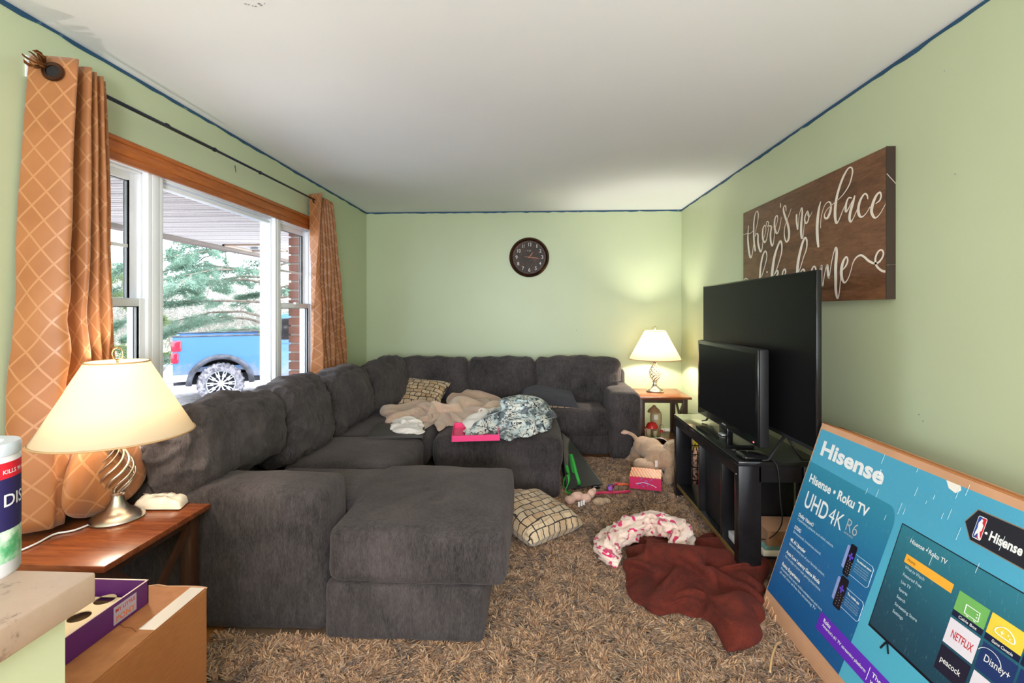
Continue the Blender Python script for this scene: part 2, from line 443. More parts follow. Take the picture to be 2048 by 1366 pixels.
# heap of cloth -----------------------------------------------------------------
def heap(name, m, outline, z0, H, ridges=(), nr=34, nt=120, wr=0.02, wf=9, seed=0, parent=None, power=2.2, fn=None, edge_w=0.03, cut=0.55):
    P = catmull(list(outline) + [outline[0]], 8)[:-1]
    P = np.array(P); ctr = P.mean(axis=0)
    d = np.r_[0, np.cumsum(np.linalg.norm(np.diff(np.r_[P, P[:1]], axis=0), axis=1))]
    L = d[-1]; tt = np.linspace(0, L, nt, endpoint=False); Q = np.r_[P, P[:1]]
    ox = np.interp(tt, d, Q[:, 0]); oy = np.interp(tt, d, Q[:, 1])
    R = []
    for pl, w, h in ridges:
        R.append((np.array(catmull(pl, 6)), w, h))
    vs, fs = [], []
    for i in range(nr + 1):
        s = 1 - (i / nr) ** 1.25 if i else 1.0
        s = s if i < nr else 0.0
        for j in range(nt):
            wob = 1 + edge_w * noise.noise(Vector((ox[j] * 14, oy[j] * 14, seed)))
            x = ctr[0] + (ox[j] - ctr[0]) * s * wob; y = ctr[1] + (oy[j] - ctr[1]) * s * wob
            prof = (1 - s ** (power * 2)) ** cut
            z = H * prof
            for rp, w, h in R:
                dd = np.sqrt(((rp[:, :2] - (x, y)) ** 2).sum(axis=1)).min()
                z += h * math.exp(-(dd / w) ** 2) * min(1, prof * 1.6)
            v = Vector((x * wf, y * wf, seed))
            a = noise.noise(v); b = 1 - 2.4 * abs(noise.noise(v * 1.25 + Vector((a * 1.3, 9, 3))))
            c_ = 1 - 2.4 * abs(noise.noise(v * 2.6 + Vector((a, 4, 1))))
            z += wr * min(1, prof * 1.4) * (a * 1.0 + max(0, b) ** 1.5 + 0.35 * max(0, c_))
            p = Vector((x, y, z0 + max(0.0, z)))
            if fn: p = fn(p)
            vs.append(p)
    for i in range(nr):
        for j in range(nt):
            a = i * nt + j; b = i * nt + (j + 1) % nt; fs.append((a, b, b + nt, a + nt))
    k = len(vs); 
    vs += [Vector((ctr[0] + (ox[j] - ctr[0]) * .97, ctr[1] + (oy[j] - ctr[1]) * .97, z0 - 0.004)) for j in range(nt)]
    for j in range(nt):
        fs.append((j, k + j, k + (j + 1) % nt, (j + 1) % nt))
    fs.append(tuple(k + j for j in range(nt))[::-1])
    return mesh_obj(name, vs, fs, m, parent, True)
# ------------------------------------------------------------------ crumpled cloth: a sheet too large for its outline is relaxed until it buckles
def buckle(name, m, outline, z0, n=44, fx=1.3, fy=1.3, mound=0.03, seed=0, steps=160, wl=.12, amp=.03, parent=None, sub=1, thick=.004, power=2.0, mounds=()):
    Pn = np.array(catmull(list(outline) + [outline[0]], 8)[:-1]); ctr = Pn.mean(axis=0); rel = Pn - ctr
    ang = np.arctan2(rel[:, 1], rel[:, 0]); rad = np.hypot(rel[:, 0], rel[:, 1]); o_ = np.argsort(ang); ang = ang[o_]; rad = rad[o_]
    ang = np.r_[ang - 2 * PI, ang, ang + 2 * PI]; rad = np.r_[rad, rad, rad]
    u = np.linspace(-1, 1, n); U, V_ = np.meshgrid(u, u, indexing='ij')
    dx = U * np.sqrt(1 - V_ ** 2 / 2); dy = V_ * np.sqrt(1 - U ** 2 / 2); rr = np.hypot(dx, dy); R_ = np.interp(np.arctan2(dy, dx), ang, rad)
    B = np.stack([ctr[0] + dx * R_, ctr[1] + dy * R_], -1)
    S = mound * np.clip(1 - rr ** power, 0, 1)
    for (mx, my, mr, mh) in mounds: S = S + mh * np.exp(-((B[..., 0] - mx) ** 2 + (B[..., 1] - my) ** 2) / mr ** 2) * np.clip((1 - rr) * 4, 0, 1)
    Rg = np.random.default_rng(seed); z = np.zeros((n, n))
    for _ in range(16):
        a = Rg.uniform(0, 2 * PI); q = 2 * PI / (wl * Rg.uniform(.7, 1.6)); z += np.sin(q * (B[..., 0] * math.cos(a) + B[..., 1] * math.sin(a)) + Rg.uniform(0, 6.28))
    X = np.zeros((n, n, 3)); X[..., :2] = B; X[..., 2] = z0 + S + amp * (1 + z / 4) * np.clip((1 - rr) * 5, 0, 1)
    C = []
    ar = np.arange(n)
    def con(I, J, di, dj, f, st, kind):
        C.append((I, J, I + di, J + dj, np.linalg.norm(B[I + di, J + dj] - B[I, J], axis=-1) * f, st, kind))
    for k, f_, st, kind in ((1, 1.0, 1.0, 0), (2, .96, .6, 1), (4, .90, .35, 1)):
        for par in range(2 * k):
            ia = np.array([i for i in range(n - k) if (i % (2 * k)) == par])
            if len(ia) == 0: continue
            I, J = np.meshgrid(ia, ar, indexing='ij'); con(I, J, k, 0, fx * f_, st, kind); con(J, I, 0, k, fy * f_, st, kind)
    for par in (0, 1):
        ia = np.arange(par, n - 1, 2)
        I, J = np.meshgrid(ia, np.arange(n - 1), indexing='ij'); con(I, J, 1, 1, (fx + fy) / 2, .3, 0)
        I, J = np.meshgrid(ia, np.arange(1, n), indexing='ij'); con(I, J, 1, -1, (fx + fy) / 2, .3, 0)
    E_ = np.zeros((n, n), bool); E_[0] = E_[-1] = True; E_[:, 0] = E_[:, -1] = True
    V = np.zeros_like(X)
    for s in range(steps):
        V *= .88; V[..., 2] -= .0004; Y = X + V
        for I, J, I2, J2, d, st, kind in C:
            D = Y[I2, J2] - Y[I, J]; l = np.linalg.norm(D, axis=-1) + 1e-9; c = (l - d) / l
            if kind == 1: c = np.minimum(c, 0)
            D *= (c * .5 * st)[..., None]; Y[I, J] += D; Y[I2, J2] -= D
        Y[E_, :2] = B[E_] * .6 + Y[E_, :2] * .4
        lo = Y[..., 2] < z0 + S; Y[..., 2] = np.maximum(Y[..., 2], z0 + S); Y[E_, 2] = np.minimum(Y[E_, 2], z0 + .010)
        V = Y - X; V[lo] *= .3; nv = np.linalg.norm(V, axis=-1, keepdims=True); V *= np.minimum(1, .008 / (nv + 1e-9)); X = X + V
    for _ in range(2): X[1:-1, 1:-1] = X[1:-1, 1:-1] * .5 + (X[2:, 1:-1] + X[:-2, 1:-1] + X[1:-1, 2:] + X[1:-1, :-2]) * .125
    vs = [Vector(p) for p in X.reshape(-1, 3)]; fs = [(i * n + j, (i + 1) * n + j, (i + 1) * n + j + 1, i * n + j + 1) for i in range(n - 1) for j in range(n - 1)]
    o = mesh_obj(name, vs, fs, m, parent, True, [(a, b_) for a in u for b_ in u])
    if thick: sd = o.modifiers.new('t', 'SOLIDIFY'); sd.thickness = thick; sd.offset = -1
    if sub: ss = o.modifiers.new('s', 'SUBSURF'); ss.levels = ss.render_levels = sub
    return o
def cloth_tube(name, m, pts, radii, parent=None, n=28, wr=0.3, wf=30, seed=0, flat=0.8, sub=8):
    C4 = catmull([tuple(p) + (r,) for p, r in zip(pts, radii)], sub)
    vs, fs = [], []; up = Vector((0, 0, 1)); m_ = len(C4)
    for i, c4 in enumerate(C4):
        p = Vector(c4[:3]); T = (Vector(C4[min(i + 1, m_ - 1)][:3]) - Vector(C4[max(i - 1, 0)][:3])).normalized()
        A = T.cross(Vector((0, 0, 1))).normalized() if abs(T.z) < .95 else Vector((1, 0, 0)); B = A.cross(T).normalized()
        for j in range(n):
            a = 2 * PI * j / n
            d = A * math.cos(a) + B * math.sin(a) * flat
            q = Vector((math.cos(a) * 2.0, math.sin(a) * 2.0, i * 0.045 * 20 / sub)) + Vector((seed, 0, 0))
            rr = c4[3] * (1 + wr * (1.2 * noise.noise(q) + max(0, 1 - 2.5 * abs(noise.noise(q * 1.9 + Vector((3, 3, 3))))) - 0.3))
            vs.append(p + d * rr)
    for i in range(m_ - 1):
        for j in range(n):
            a = i * n + j; b = i * n + (j + 1) % n; fs.append((a, b, b + n, a + n))
    fs.append(tuple(range(n))[::-1]); fs.append(tuple((m_ - 1) * n + j for j in range(n)))
    return mesh_obj(name, vs, fs, m, parent, True)
# flat lettering ------------------------------------------------------------------
def text_mesh(name, body, m, origin, ex, ey, size, width=None, bold=0.0, parent=None, lift=0.0, align='LEFT', shear=0, thick=0.0):
    cu = bpy.data.curves.new(name, 'FONT'); cu.body = body; cu.size = 1; cu.offset = bold; cu.align_x = align; cu.shear = shear
    cu.resolution_u = 3; cu.extrude = thick / size
    o = bpy.data.objects.new(name, cu); COL.objects.link(o)
    dg = bpy.context.evaluated_depsgraph_get(); dg.update()
    me = bpy.data.meshes.new_from_object(o.evaluated_get(dg))
    bpy.data.objects.remove(o); bpy.data.curves.remove(cu)
    xs = [v.co.x for v in me.vertices] or [0, 1]; w0 = max(xs) - min(xs)
    sx = (width / w0) if width else size
    ex, ey = Vector(ex).normalized(), Vector(ey).normalized(); nz = ex.cross(ey); O = Vector(origin)
    for v in me.vertices:
        v.co = O + ex * (v.co.x * sx) + ey * (v.co.y * size) + nz * (lift + v.co.z * size)
    me.materials.clear(); me.materials.append(m); me.update(); me.name = name
    o = bpy.data.objects.new(name, me); return link(o, parent)
def join(objs, name):
    base = objs[0]; bm = bmesh.new(); mats = []
    for o in objs:
        k = len(bm.faces); mm = o.data.materials[0]
        if mm not in mats: mats.append(mm)
        bm.from_mesh(o.data); bm.faces.ensure_lookup_table()
        for f in bm.faces[k:]: f.material_index = mats.index(mm)
    me = bpy.data.meshes.new(name); bm.to_mesh(me); bm.free()
    for mm in mats: me.materials.append(mm)
    o2 = bpy.data.objects.new(name, me); link(o2, base.parent)
    for o in objs: bpy.data.objects.remove(o)
    return o2
# ================================================================== THE ROOM
XL, XR, YB, YF, ZC = -1.857, 1.577, 5.27, -3.6, 2.44
struct(box('floor', M['floor'], XL - .2, XR + .1, YF, YB + .1, -.08, -.012))
# floor boards, each its own piece where the rug leaves them bare
flr = bpy.data.objects['floor']
for k in range(5):
    x0 = XL + .004 + k * .13
    box('floor_board', M['floor'], x0, x0 + .127, .75, 2.1, -.012, 0.0, flr)
struct(box('ceiling', M['ceiling'], XL - .2, XR + .1, YF, YB + .1, ZC, ZC + .1))
struct(box('wall_back', M['wall'], XL - .2, XR + .1, YB, YB + .12, 0, ZC))
struct(box('wall_right', M['wall'], XR, XR + .12, YF, YB, 0, ZC))
struct(box('wall_front', M['wall'], XL - .2, XR + .1, YF - .1, YF, 0, ZC))
# left wall with the window opening
WY0, WY1, WZ0, WZ1 = 1.72, 4.02, .70, 2.045
w = MB()
w.box(XL - .115, XL, YF, WY0, 0, ZC); w.box(XL - .115, XL, WY1, YB, 0, ZC)
w.box(XL - .115, XL, WY0, WY1, 0, WZ0); w.box(XL - .115, XL, WY0, WY1, WZ1, ZC)
struct(w.build('wall_left', M['wall']))
# unpainted edge strip left between wall and ceiling
def edge(name, a, b, nrm):
    """a ragged painted strip: a thin relief on the wall"""
    vs, fs = [], []; n = 70; a = Vector(a); b = Vector(b)
    for i in range(n + 1):
        p = a.lerp(b, i / n); h = .016 + .009 * noise.noise(Vector((i * .7, a.x, a.y))) + .006 * noise.noise(Vector((i * 2.3, 5, 1)))
        for dz, off in ((0, .003), (-h, .003), (-h, 0), (0, 0)):
            vs.append(p + Vector((0, 0, dz - .0015)) + Vector(nrm) * off)
    for i in range(n):
        for j in range(4):
            q = i * 4
            fs.append((q + j, q + (j + 1) % 4, q + 4 + (j + 1) % 4, q + 4 + j))
    o = mesh_obj(name, vs, fs, M['blue_edge']); return struct(o)
edge('trim_1', (XL, .6, ZC), (XL, YB, ZC), (1, 0, 0))
edge('trim_2', (XR, .6, ZC), (XR, YB, ZC), (-1, 0, 0))
e3 = edge('trim_3', (XL, YB, ZC), (XR, YB, ZC), (0, -1, 0)); e3.scale.z = 1
# stained casing over and beside the window
cas = MB(); cas.box(XL, XL + .018, 1.76, 4.055, 2.048, 2.118, .006); cas.box(XL, XL + .026, 1.76, 4.06, 2.100, 2.122, .005)
cas.box(XL - .004, XL + .012, 1.76, 4.045, 2.016, 2.052)
struct(cas.build('trim_4', M['oak_trim'], auto=40))
struct(box('trim_5', M['oak_trim'], XL, XL + .018, 4.005, 4.055, .74, 2.05, b=.005))
# baseboards
struct(box('baseboard_back', M['vinyl'], XL, XR, YB - .012, YB, 0, .085, b=.004))
struct(box('baseboard_right', M['vinyl'], XR - .012, XR, .2, YB, 0, .085, b=.004))
# ceiling scuff and small wall scuffs
sc_ = MB()
for i in range(9):
    p = at(492 + i * 4.6 + random.uniform(-3, 3), 10 + random.uniform(-3, 3), z=ZC - .0012)
    sc_.ball(p, (random.uniform(.002, .007), random.uniform(.002, .005), .0008), 8)
o = sc_.build('ceiling_scuff', M['gasket'], bpy.data.objects['ceiling'])
sc_ = MB()
for (u, v, r) in ((1153, 661, .004), (1838, 829, .003), (1911, 348, .003), (1889, 142, .002), (1846, 842, .003)):
    wallp = at(u, v, y=YB) if u < 1363 else at(u, v, x=XR)
    sc_.ball(wallp, r, 8)
sc_.build('wall_mark', M['gasket'], bpy.data.objects['wall_back'])
# wall nail beside the old curtain bracket
nk = MB().tube([at(470, 335, x=XL), at(470, 331, x=XL + .02), at(472, 345, x=XL + .02)], .002, 6).build('wall_hook', M['rod']); tag(nk, 'small bent hook left in the wall under the curtain rod', 'hook')

# ------------------------------------------------------------------ the window: two sashes and a picture pane
VX0, VX1 = XL - .112, XL - .003      # frame depth
def win_frame(name, y0, y1, lab=None):
    f = MB()
    t = .028
    f.box(VX0, VX1, y0, y0 + t, WZ0, WZ1, .004); f.box(VX0, VX1, y1 - t, y1, WZ0, WZ1, .004)
    f.box(VX0, VX1, y0, y1, WZ1 - t, WZ1, .004); f.box(VX0, VX1, y0, y1, WZ0, WZ0 + t, .004)
    # stepped inner stop
    s = .010
    f.box(VX0 + .03, VX1 - .03, y0 + t, y0 + t + s, WZ0 + t, WZ1 - t, .003); f.box(VX0 + .03, VX1 - .03, y1 - t - s, y1 - t, WZ0 + t, WZ1 - t, .003)
    f.box(VX0 + .03, VX1 - .03, y0 + t, y1 - t, WZ1 - t - s, WZ1 - t, .003)
    return struct(f.build(name, M['vinyl'], auto=40))
def pane(parent, y0, y1, z0, z1, x):
    p = box('pane', M['glass'], x - .003, x + .003, y0, y1, z0, z1, parent); return p
def sash(parent, y0, y1, z0, z1, x, muntin=None, d=.035, t=.038):
    f = MB(); f.box(x - d / 2, x + d / 2, y0, y0 + t, z0, z1, .004); f.box(x - d / 2, x + d / 2, y1 - t, y1, z0, z1, .004)
    f.box(x - d / 2, x + d / 2, y0 + t, y1 - t, z1 - t, z1, .004); f.box(x - d / 2, x + d / 2, y0 + t, y1 - t, z0, z0 + t, .004)
    o = f.build('sash', M['vinyl'], parent, auto=40)
    g = MB(); e = .004
    g.box(x - .006, x + .006, y0 + t, y0 + t + e, z0 + t, z1 - t); g.box(x - .006, x + .006, y1 - t - e, y1 - t, z0 + t, z1 - t)
    g.box(x - .006, x + .006, y0 + t, y1 - t, z1 - t - e, z1 - t); g.build('gasket', M['gasket'], o)
    pane(o, y0 + t, y1 - t, z0 + t, z1 - t, x)
    if muntin: box('muntin', M['vinyl'], x - .008, x + .008, y0 + t, y1 - t, muntin - .008, muntin + .008, o)
    return o
w1 = win_frame('window_1', 1.735, 2.275); w2 = win_frame('window_2', 2.315, 3.42); w3 = win_frame('window_3', 3.44, 3.995)
for wf, y0, y1 in ((w1, 1.735, 2.275), (w3, 3.44, 3.995)):
    sash(wf, y0 + .026, y1 - .026, 1.375, WZ1 - .036, VX0 + .030, 1.66)
    sash(wf, y0 + .026, y1 - .026, WZ0 + .028, 1.41, VX1 - .032)
    m_ = (y0 + y1) / 2
    MB().box(VX1 - .032 + .012, VX1 - .032 + .035, m_ - .03, m_ + .03, 1.40, 1.418, .003).build('latch', M['vinyl'], wf, auto=40)
pf = MB(); t = .022
y0, y1 = 2.315 + .04, 3.42 - .010
for a in ((y0, y0 + t, WZ0 + .045, WZ1 - .045), (y1 - t, y1, WZ0 + .045, WZ1 - .045), (y0, y1, WZ1 - .045 - t, WZ1 - .045), (y0, y1, WZ0 + .045, WZ0 + .045 + t)):
    pf.box(VX0 + .03, VX0 + .075, *a, .004)
o = pf.build('sash', M['vinyl'], w2, auto=40)
pane(o, y0 + t, y1 - t, WZ0 + .045 + t, WZ1 - .045 - t, VX0 + .05)
struct(box('trim_6', M['vinyl'], VX0 - .02, VX1 + .002, 2.270, 2.32, WZ0, WZ1 + .004, b=.004)); struct(box('trim_7', M['vinyl'], VX0 - .02, VX1 + .002, 3.415, 3.445, WZ0, WZ1 + .004, b=.004))
struct(box('trim_8', M['oak_trim'], XL - .0, XL + .05, 1.70, 4.03, WZ0 - .03, WZ0 - .004, b=.006))
struct(box('trim_9', M['vinyl'], XL - .24, VX0 + .01, WY0 - .05, WY1 + .03, WZ0 - .05, WZ0 + .002))

# ================================================================== OUTSIDE
GZ = -.66
M['gravel'] = None
t = NT('pale_frosted_gravel'); co = t.coord(); n = t.noise(co, 9, 6, 0.7)
t.set(Base_Color=t.ramp(n, [(0.3, srgb(104, 82, 76)), (0.5, srgb(138, 130, 132)), (0.75, srgb(158, 154, 158))]), Roughness=0.9); t.bump(n, 0.5, 0.02); M['gravel'] = t.m
t = NT('winter_lawn'); co = t.coord(); n = t.noise(co, 1.2, 6, 0.7)
t.set(Base_Color=t.ramp(n, [(0.3, srgb(92, 98, 72)), (0.6, srgb(140, 134, 112)), (0.8, srgb(168, 160, 146))]), Roughness=0.95); M['lawn'] = t.m
g = MB()
N = 26
gv, gf = [], []
for i in range(N + 1):
    for j in range(N + 1):
        x = -2.1 - i * 2.2; y = -12 + j * 3.0
        gv.append((x, y, GZ + (.05 * noise.noise(Vector((x * .3, y * .3, 0))) if i > 1 else 0) + max(0, (-x - 14)) * .03))
for i in range(N):
    for j in range(N): a = i * (N + 1) + j; gf.append((a, a + 1, a + N + 2, a + N + 1))
lawn = struct(mesh_obj('ground', gv, gf, M['lawn'], None, True))
struct(box('driveway', M['gravel'], -13.5, -2.4, -6, 30, GZ - .03, GZ + .055))
struct(box('porch_slab', plain('porch_concrete', srgb(170, 166, 160), .9), -4.35, -2.08, -3, 4.5, GZ, -.12, b=.02))
# soffit: grooved vinyl panels under the porch roof
M['soffit'] = plain('white_vinyl_soffit', srgb(186, 178, 176), .55, var=.02)
t = NT('perforated_soffit'); co = t.coord(scale=(90, 90, 1)); v = t.n('TexVoronoi'); t.l(co, v.inputs[0]); v.inputs['Scale'].default_value = 1
dots = t.math('LESS_THAN', v.outputs[0], 0.28); t.set(Base_Color=t.mix(dots, srgb(178, 170, 168), srgb(104, 96, 92)), Roughness=.6); M['perf'] = t.m
SZ, SX = 2.28, -4.42; M['groove'] = plain('soffit_groove_shadow', srgb(70, 64, 62), .8)
roof = struct(box('porch_roof', plain('roof_deck', srgb(120, 110, 104), .9), SX - .12, XL - .2, -3, 9.6, SZ + .03, SZ + .16))
for k in range(78):
    y0 = -2.1 + k * .15
    if y0 > 9.3: break
    perf = (k % 2 == 0)
    box('soffit_panel', M['perf' if perf else 'soffit'], SX, -2.08, y0, y0 + .138, SZ - .004, SZ + .012, roof, b=0)
    box('soffit_groove_shade', M['groove'], SX, -2.08, y0 + .139, y0 + .149, SZ - .001, SZ + .012, roof); box('soffit_groove_shade', M['groove'], SX, -2.08, y0 + .068, y0 + .074, SZ - .0055, SZ - .004, roof)  # dark strips: the shade of the grooves put into the colour
box('fascia', plain('fascia_brown', srgb(92, 76, 66), .6), SX - .14, SX - .0, -3, 9.6, SZ - .05, SZ + .18, roof)
fr_ = MB(); cx, cy = at(513, 494, z=SZ).x, at(513, 494, z=SZ).y
for (a, b_, c_, d_) in ((-.28, -.25, -.35, .35), (.25, .28, -.35, .35), (-.28, .28, -.35, -.32), (-.28, .28, .32, .35)):
    fr_.box(cx + a, cx + b_, cy + c_, cy + d_, SZ - .03, SZ - .008)
fr_.build('vent_frame', plain('vent_tan', srgb(150, 128, 112), .6), roof); MB().box(cx - .06, cx + .05, cy - .05, cy + .07, SZ - .035, SZ - .01).build('vent_cover', M['gasket'], roof)
# brick pier, course by course
M['brick'] = plain('red_brown_brick', srgb(112, 72, 60), .9, var=.25, bump=.4, bscale=80)
M['mortar'] = plain('grey_mortar', srgb(140, 130, 124), .95)
vn = MB(); bx_ = XL - .115
for a in ((YF, WY0 - .01, GZ, SZ), (WY1 + .002, 6.4, GZ, SZ), (WY0 - .01, WY1 + .002, GZ, WZ0 - .01), (WY0 - .01, WY1 + .002, WZ1 + .01, SZ)): vn.box(bx_ - .098, bx_ - .003, *a)
VN = struct(vn.build('wall_brick', M['mortar']))
z = WZ0 - .15; k = 0
while z < SZ - .08:
    if WZ0 - .02 < z < WZ1 - .03:
        box('brick', M['brick'], bx_ - .104, bx_ - .010, 3.996, 4.10 if k % 2 else 4.21, z + .008, z + .067, VN)
        box('brick', M['brick'], bx_ - .104, bx_ - .010, 1.62 if k % 2 else 1.51, 1.722, z + .008, z + .067, VN)
    else:
        for q in range(12): box('brick', M['brick'], bx_ - .104, bx_ - .010, 1.55 + .215 * q + (.1 if k % 2 else 0), 1.755 + .215 * q + (.1 if k % 2 else 0), z + .008, z + .067, VN)
    z += .075; k += 1
# ------------------------------------------------------------------ pickup truck
t = NT('mud_splashed_blue_paint'); co = t.coord(); sz = t.n('SeparateXYZ'); t.l(t.n('TexCoord').outputs['Object'], sz.inputs[0])
hz = t.math('MULTIPLY', t.math('SUBTRACT', .55, sz.outputs[2]), .9); mk = t.ramp(t.math('ADD', t.noise(co, 7, 6, .75), t.math('SUBTRACT', hz, .33)), [(.42, (0, 0, 0, 1)), (.72, (1, 1, 1, 1))])
t.set(Base_Color=t.mix(mk, srgb(44, 84, 124), srgb(92, 94, 106)), Roughness=.4, Coat_Weight=.4); M['truck_blue'] = t.m
t = NT('muddy_tyre_rubber'); co = t.coord(); n = t.noise(co, 14, 5, .7)
t.set(Base_Color=t.ramp(n, [(0.4, srgb(62, 60, 66)), (0.6, srgb(122, 116, 120))]), Roughness=.9); t.bump(n, .4, .01); M['tyre'] = t.m
M['mud_dark'] = plain('mud_spattered_plastic', srgb(52, 52, 60), .8, var=.5)
M['rim'] = plain('machined_alloy', srgb(205, 205, 210), .3, .6)
M['tail'] = plain('red_tail_light', srgb(200, 16, 40), .2, var=0)
TR = thing('pickup_truck', 'muddy blue pickup truck parked on the driveway outside the window', 'truck')
TANG = math.radians(55)   # heading measured from +y towards +x
p0 = Vector((-7.29, 9.42, GZ + .045))
fw = Vector((math.sin(TANG), math.cos(TANG), 0)); rt = Vector((math.cos(TANG), -math.sin(TANG), 0))
TM = Matrix(((fw.x, -rt.x, 0, p0.x), (fw.y, -rt.y, 0, p0.y), (0, 0, 1, p0.z), (0, 0, 0, 1)))   # local: x forward from the tail, y across away from the house, z up
def tp(m): return m
WR = .43; WCX = [.84, 4.55]; WZ = .43; WID = 1.95
def side_panel(name, x0, x1, ztop, zbot, arches, y0, y1, m):
    pts = [(x0, zbot)]
    for c in arches:
        r = .54; a0 = math.acos(max(-1, min(1, (zbot - WZ) / r)))
        for k in range(17):
            a = PI - (PI - 2 * (PI / 2 - a0)) * 0 - PI * k / 16
            z = WZ + r * math.sin(a); 
            pts.append((c + r * math.cos(a), max(zbot, z)))
    pts += [(x1, zbot), (x1, ztop), (x0, ztop)]
    vs = [(x, y, z) for y in (y0, y1) for x, z in pts]; n = len(pts)
    fs = [tuple(range(n)), tuple(range(n, 2 * n))[::-1]] + [(i, (i + 1) % n, n + (i + 1) % n, n + i) for i in range(n)]
    mb = MB(); mb.add(vs, fs, TM); return mb.build(name, m, TR)
for ys in ((0, .06), (WID - .06, WID)):
    side_panel('bed_side', 0.0, 1.68, 1.44, .56, [.84], ys[0], ys[1], M['truck_blue'])
    side_panel('door_side', 1.72, 4.0, 1.22, .5, [], ys[0], ys[1], M['truck_blue'])
    side_panel('fender', 4.0, 5.55, 1.25, .5, [4.55], ys[0], ys[1], M['truck_blue'])
mb = MB(); mb.box(0, 1.66, .06, WID - .06, .70, .80, 0, TM); mb.box(0, .06, .06, WID - .06, .72, 1.42, .01, TM); mb.build('tailgate', M['truck_blue'], TR, auto=35)
mb = MB(); mb.box(-.01, 1.68, -.015, .075, 1.43, 1.462, .01, TM); mb.build('bed_rail', M['mud_dark'], TR, auto=35); MB().box(-.01, 1.68, WID - .075, WID + .015, 1.43, 1.462, .01, TM).build('bed_rail', M['mud_dark'], TR, auto=35)
mb = MB()
cabp = [(1.72, 1.2), (1.76, 1.70), (2.05, 1.90), (3.3, 1.92), (4.05, 1.28), (4.05, 1.2)]
vs = [(x, y, z) for y in (.08, WID - .08) for x, z in cabp]; n = 6
mb.add(vs, [tuple(range(n)), tuple(range(n, 2 * n))[::-1]] + [(i, (i + 1) % n, n + (i + 1) % n, n + i) for i in range(n)], TM); mb.build('cab', M['truck_blue'], TR)
mb = MB(); mb.box(2.0, 2.75, .06, .10, 1.32, 1.80, .02, TM); mb.box(2.82, 3.5, .06, .10, 1.32, 1.76, .02, TM); mb.build('side_window', M['black_gloss'], TR, auto=35)
mb = MB(); mb.box(4.0, 5.6, .05, WID - .05, .95, 1.27, .05, TM); mb.build('hood', M['truck_blue'], TR, auto=35)
mb = MB(); mb.box(5.52, 5.7, .05, WID - .05, .5, 1.1, .04, TM); mb.build('front_bumper', M['mud_dark'], TR, auto=35)
mb = MB(); mb.box(-.20, .10, .0, WID, .50, .70, .05, TM); mb.box(-.16, .30, -.02, .06, .52, .66, .02, TM); mb.build('rear_bumper', M['rim'], TR, auto=35)
mb = MB(); mb.box(-.03, .15, -.03, .16, 1.14, 1.36, .03, TM); mb.box(-.03, .10, -.03, .16, .90, 1.12, .03, TM); mb.build('tail_light', M['tail'], TR, auto=35)
mb = MB(); mb.box(.0, 5.5, .25, WID - .25, .42, .62, 0, TM); mb.build('chassis', M['mud_dark'], TR)
for c in WCX:
    arch = MB(); pts = []
    for k in range(21):
        a = PI * k / 20; pts.append(TM @ Vector((c + .57 * math.cos(a), -.01, WZ + .57 * math.sin(a))))
    arch.tube(pts, .055, 8); arch.build('arch_trim', M['mud_dark'], TR, smooth=True)
    ib = MB(); ib.add([(c + .52 * math.cos(PI * k / 12), y, WZ + .52 * math.sin(PI * k / 12)) for y in (.07, .5) for k in range(13)], [(k, k + 1, k + 14, k + 13) for k in range(12)] + [tuple(range(13, 26))], TM); ib.build('wheel_well', M['mud_dark'], TR)
    for yc in (.12, WID - .12):
        WM = TM @ Matrix.Translation((c, yc, WZ)) @ Matrix.Rotation(PI / 2, 4, 'X')
        ty = MB(); prof = [(.28, -.13), (.40, -.14), (.425, -.10), (WR, 0), (.425, .10), (.40, .14), (.28, .13)]
        ty.lathe(prof, n=48, mat=WM, caps=False); tyre = ty.build('tyre', M['tyre'], TR, auto=40)
        tr_ = MB()
        for k in range(30):
            a = 2 * PI * k / 30
            R_ = WM @ Matrix.Rotation(a, 4, 'Z'); off = .05 if k % 2 else -.05
            tr_.box(WR - .03, WR + .012, -.022, .022, off - .07, off + .07, 0, R_); tr_.box(WR - .06, WR - .01, -.03, .03, .10 if k % 2 else -.145, .145 if k % 2 else -.10, 0, R_)
        tr_.build('tread', M['tyre'], tyre)
        rm = MB(); rm.lathe([(.285, .11), (.27, .13), (.255, .10), (.25, -.1), (.285, -.1)], n=40, mat=WM, caps=False); rm.lathe([(0, .08), (.05, .08), (.06, .05), (0, .05)], n=20, mat=WM, caps=False)
        for k in range(10):
            a = 2 * PI * k / 10; R_ = WM @ Matrix.Rotation(a, 4, 'Z')
            rm.box(.04, .2, -.013, .013, .06, .085, 0, R_); rm.box(.14, .265, -.032, -.014, .07, .10, 0, R_); rm.box(.14, .265, .014, .032, .07, .10, 0, R_)
        rm.build('rim', M['rim'], tyre, auto=35)
        MB().lathe([(0, .02), (.25, .02), (.25, 0), (0, 0)], n=24, mat=WM, caps=False).build('brake_disc', M['mud_dark'], tyre)
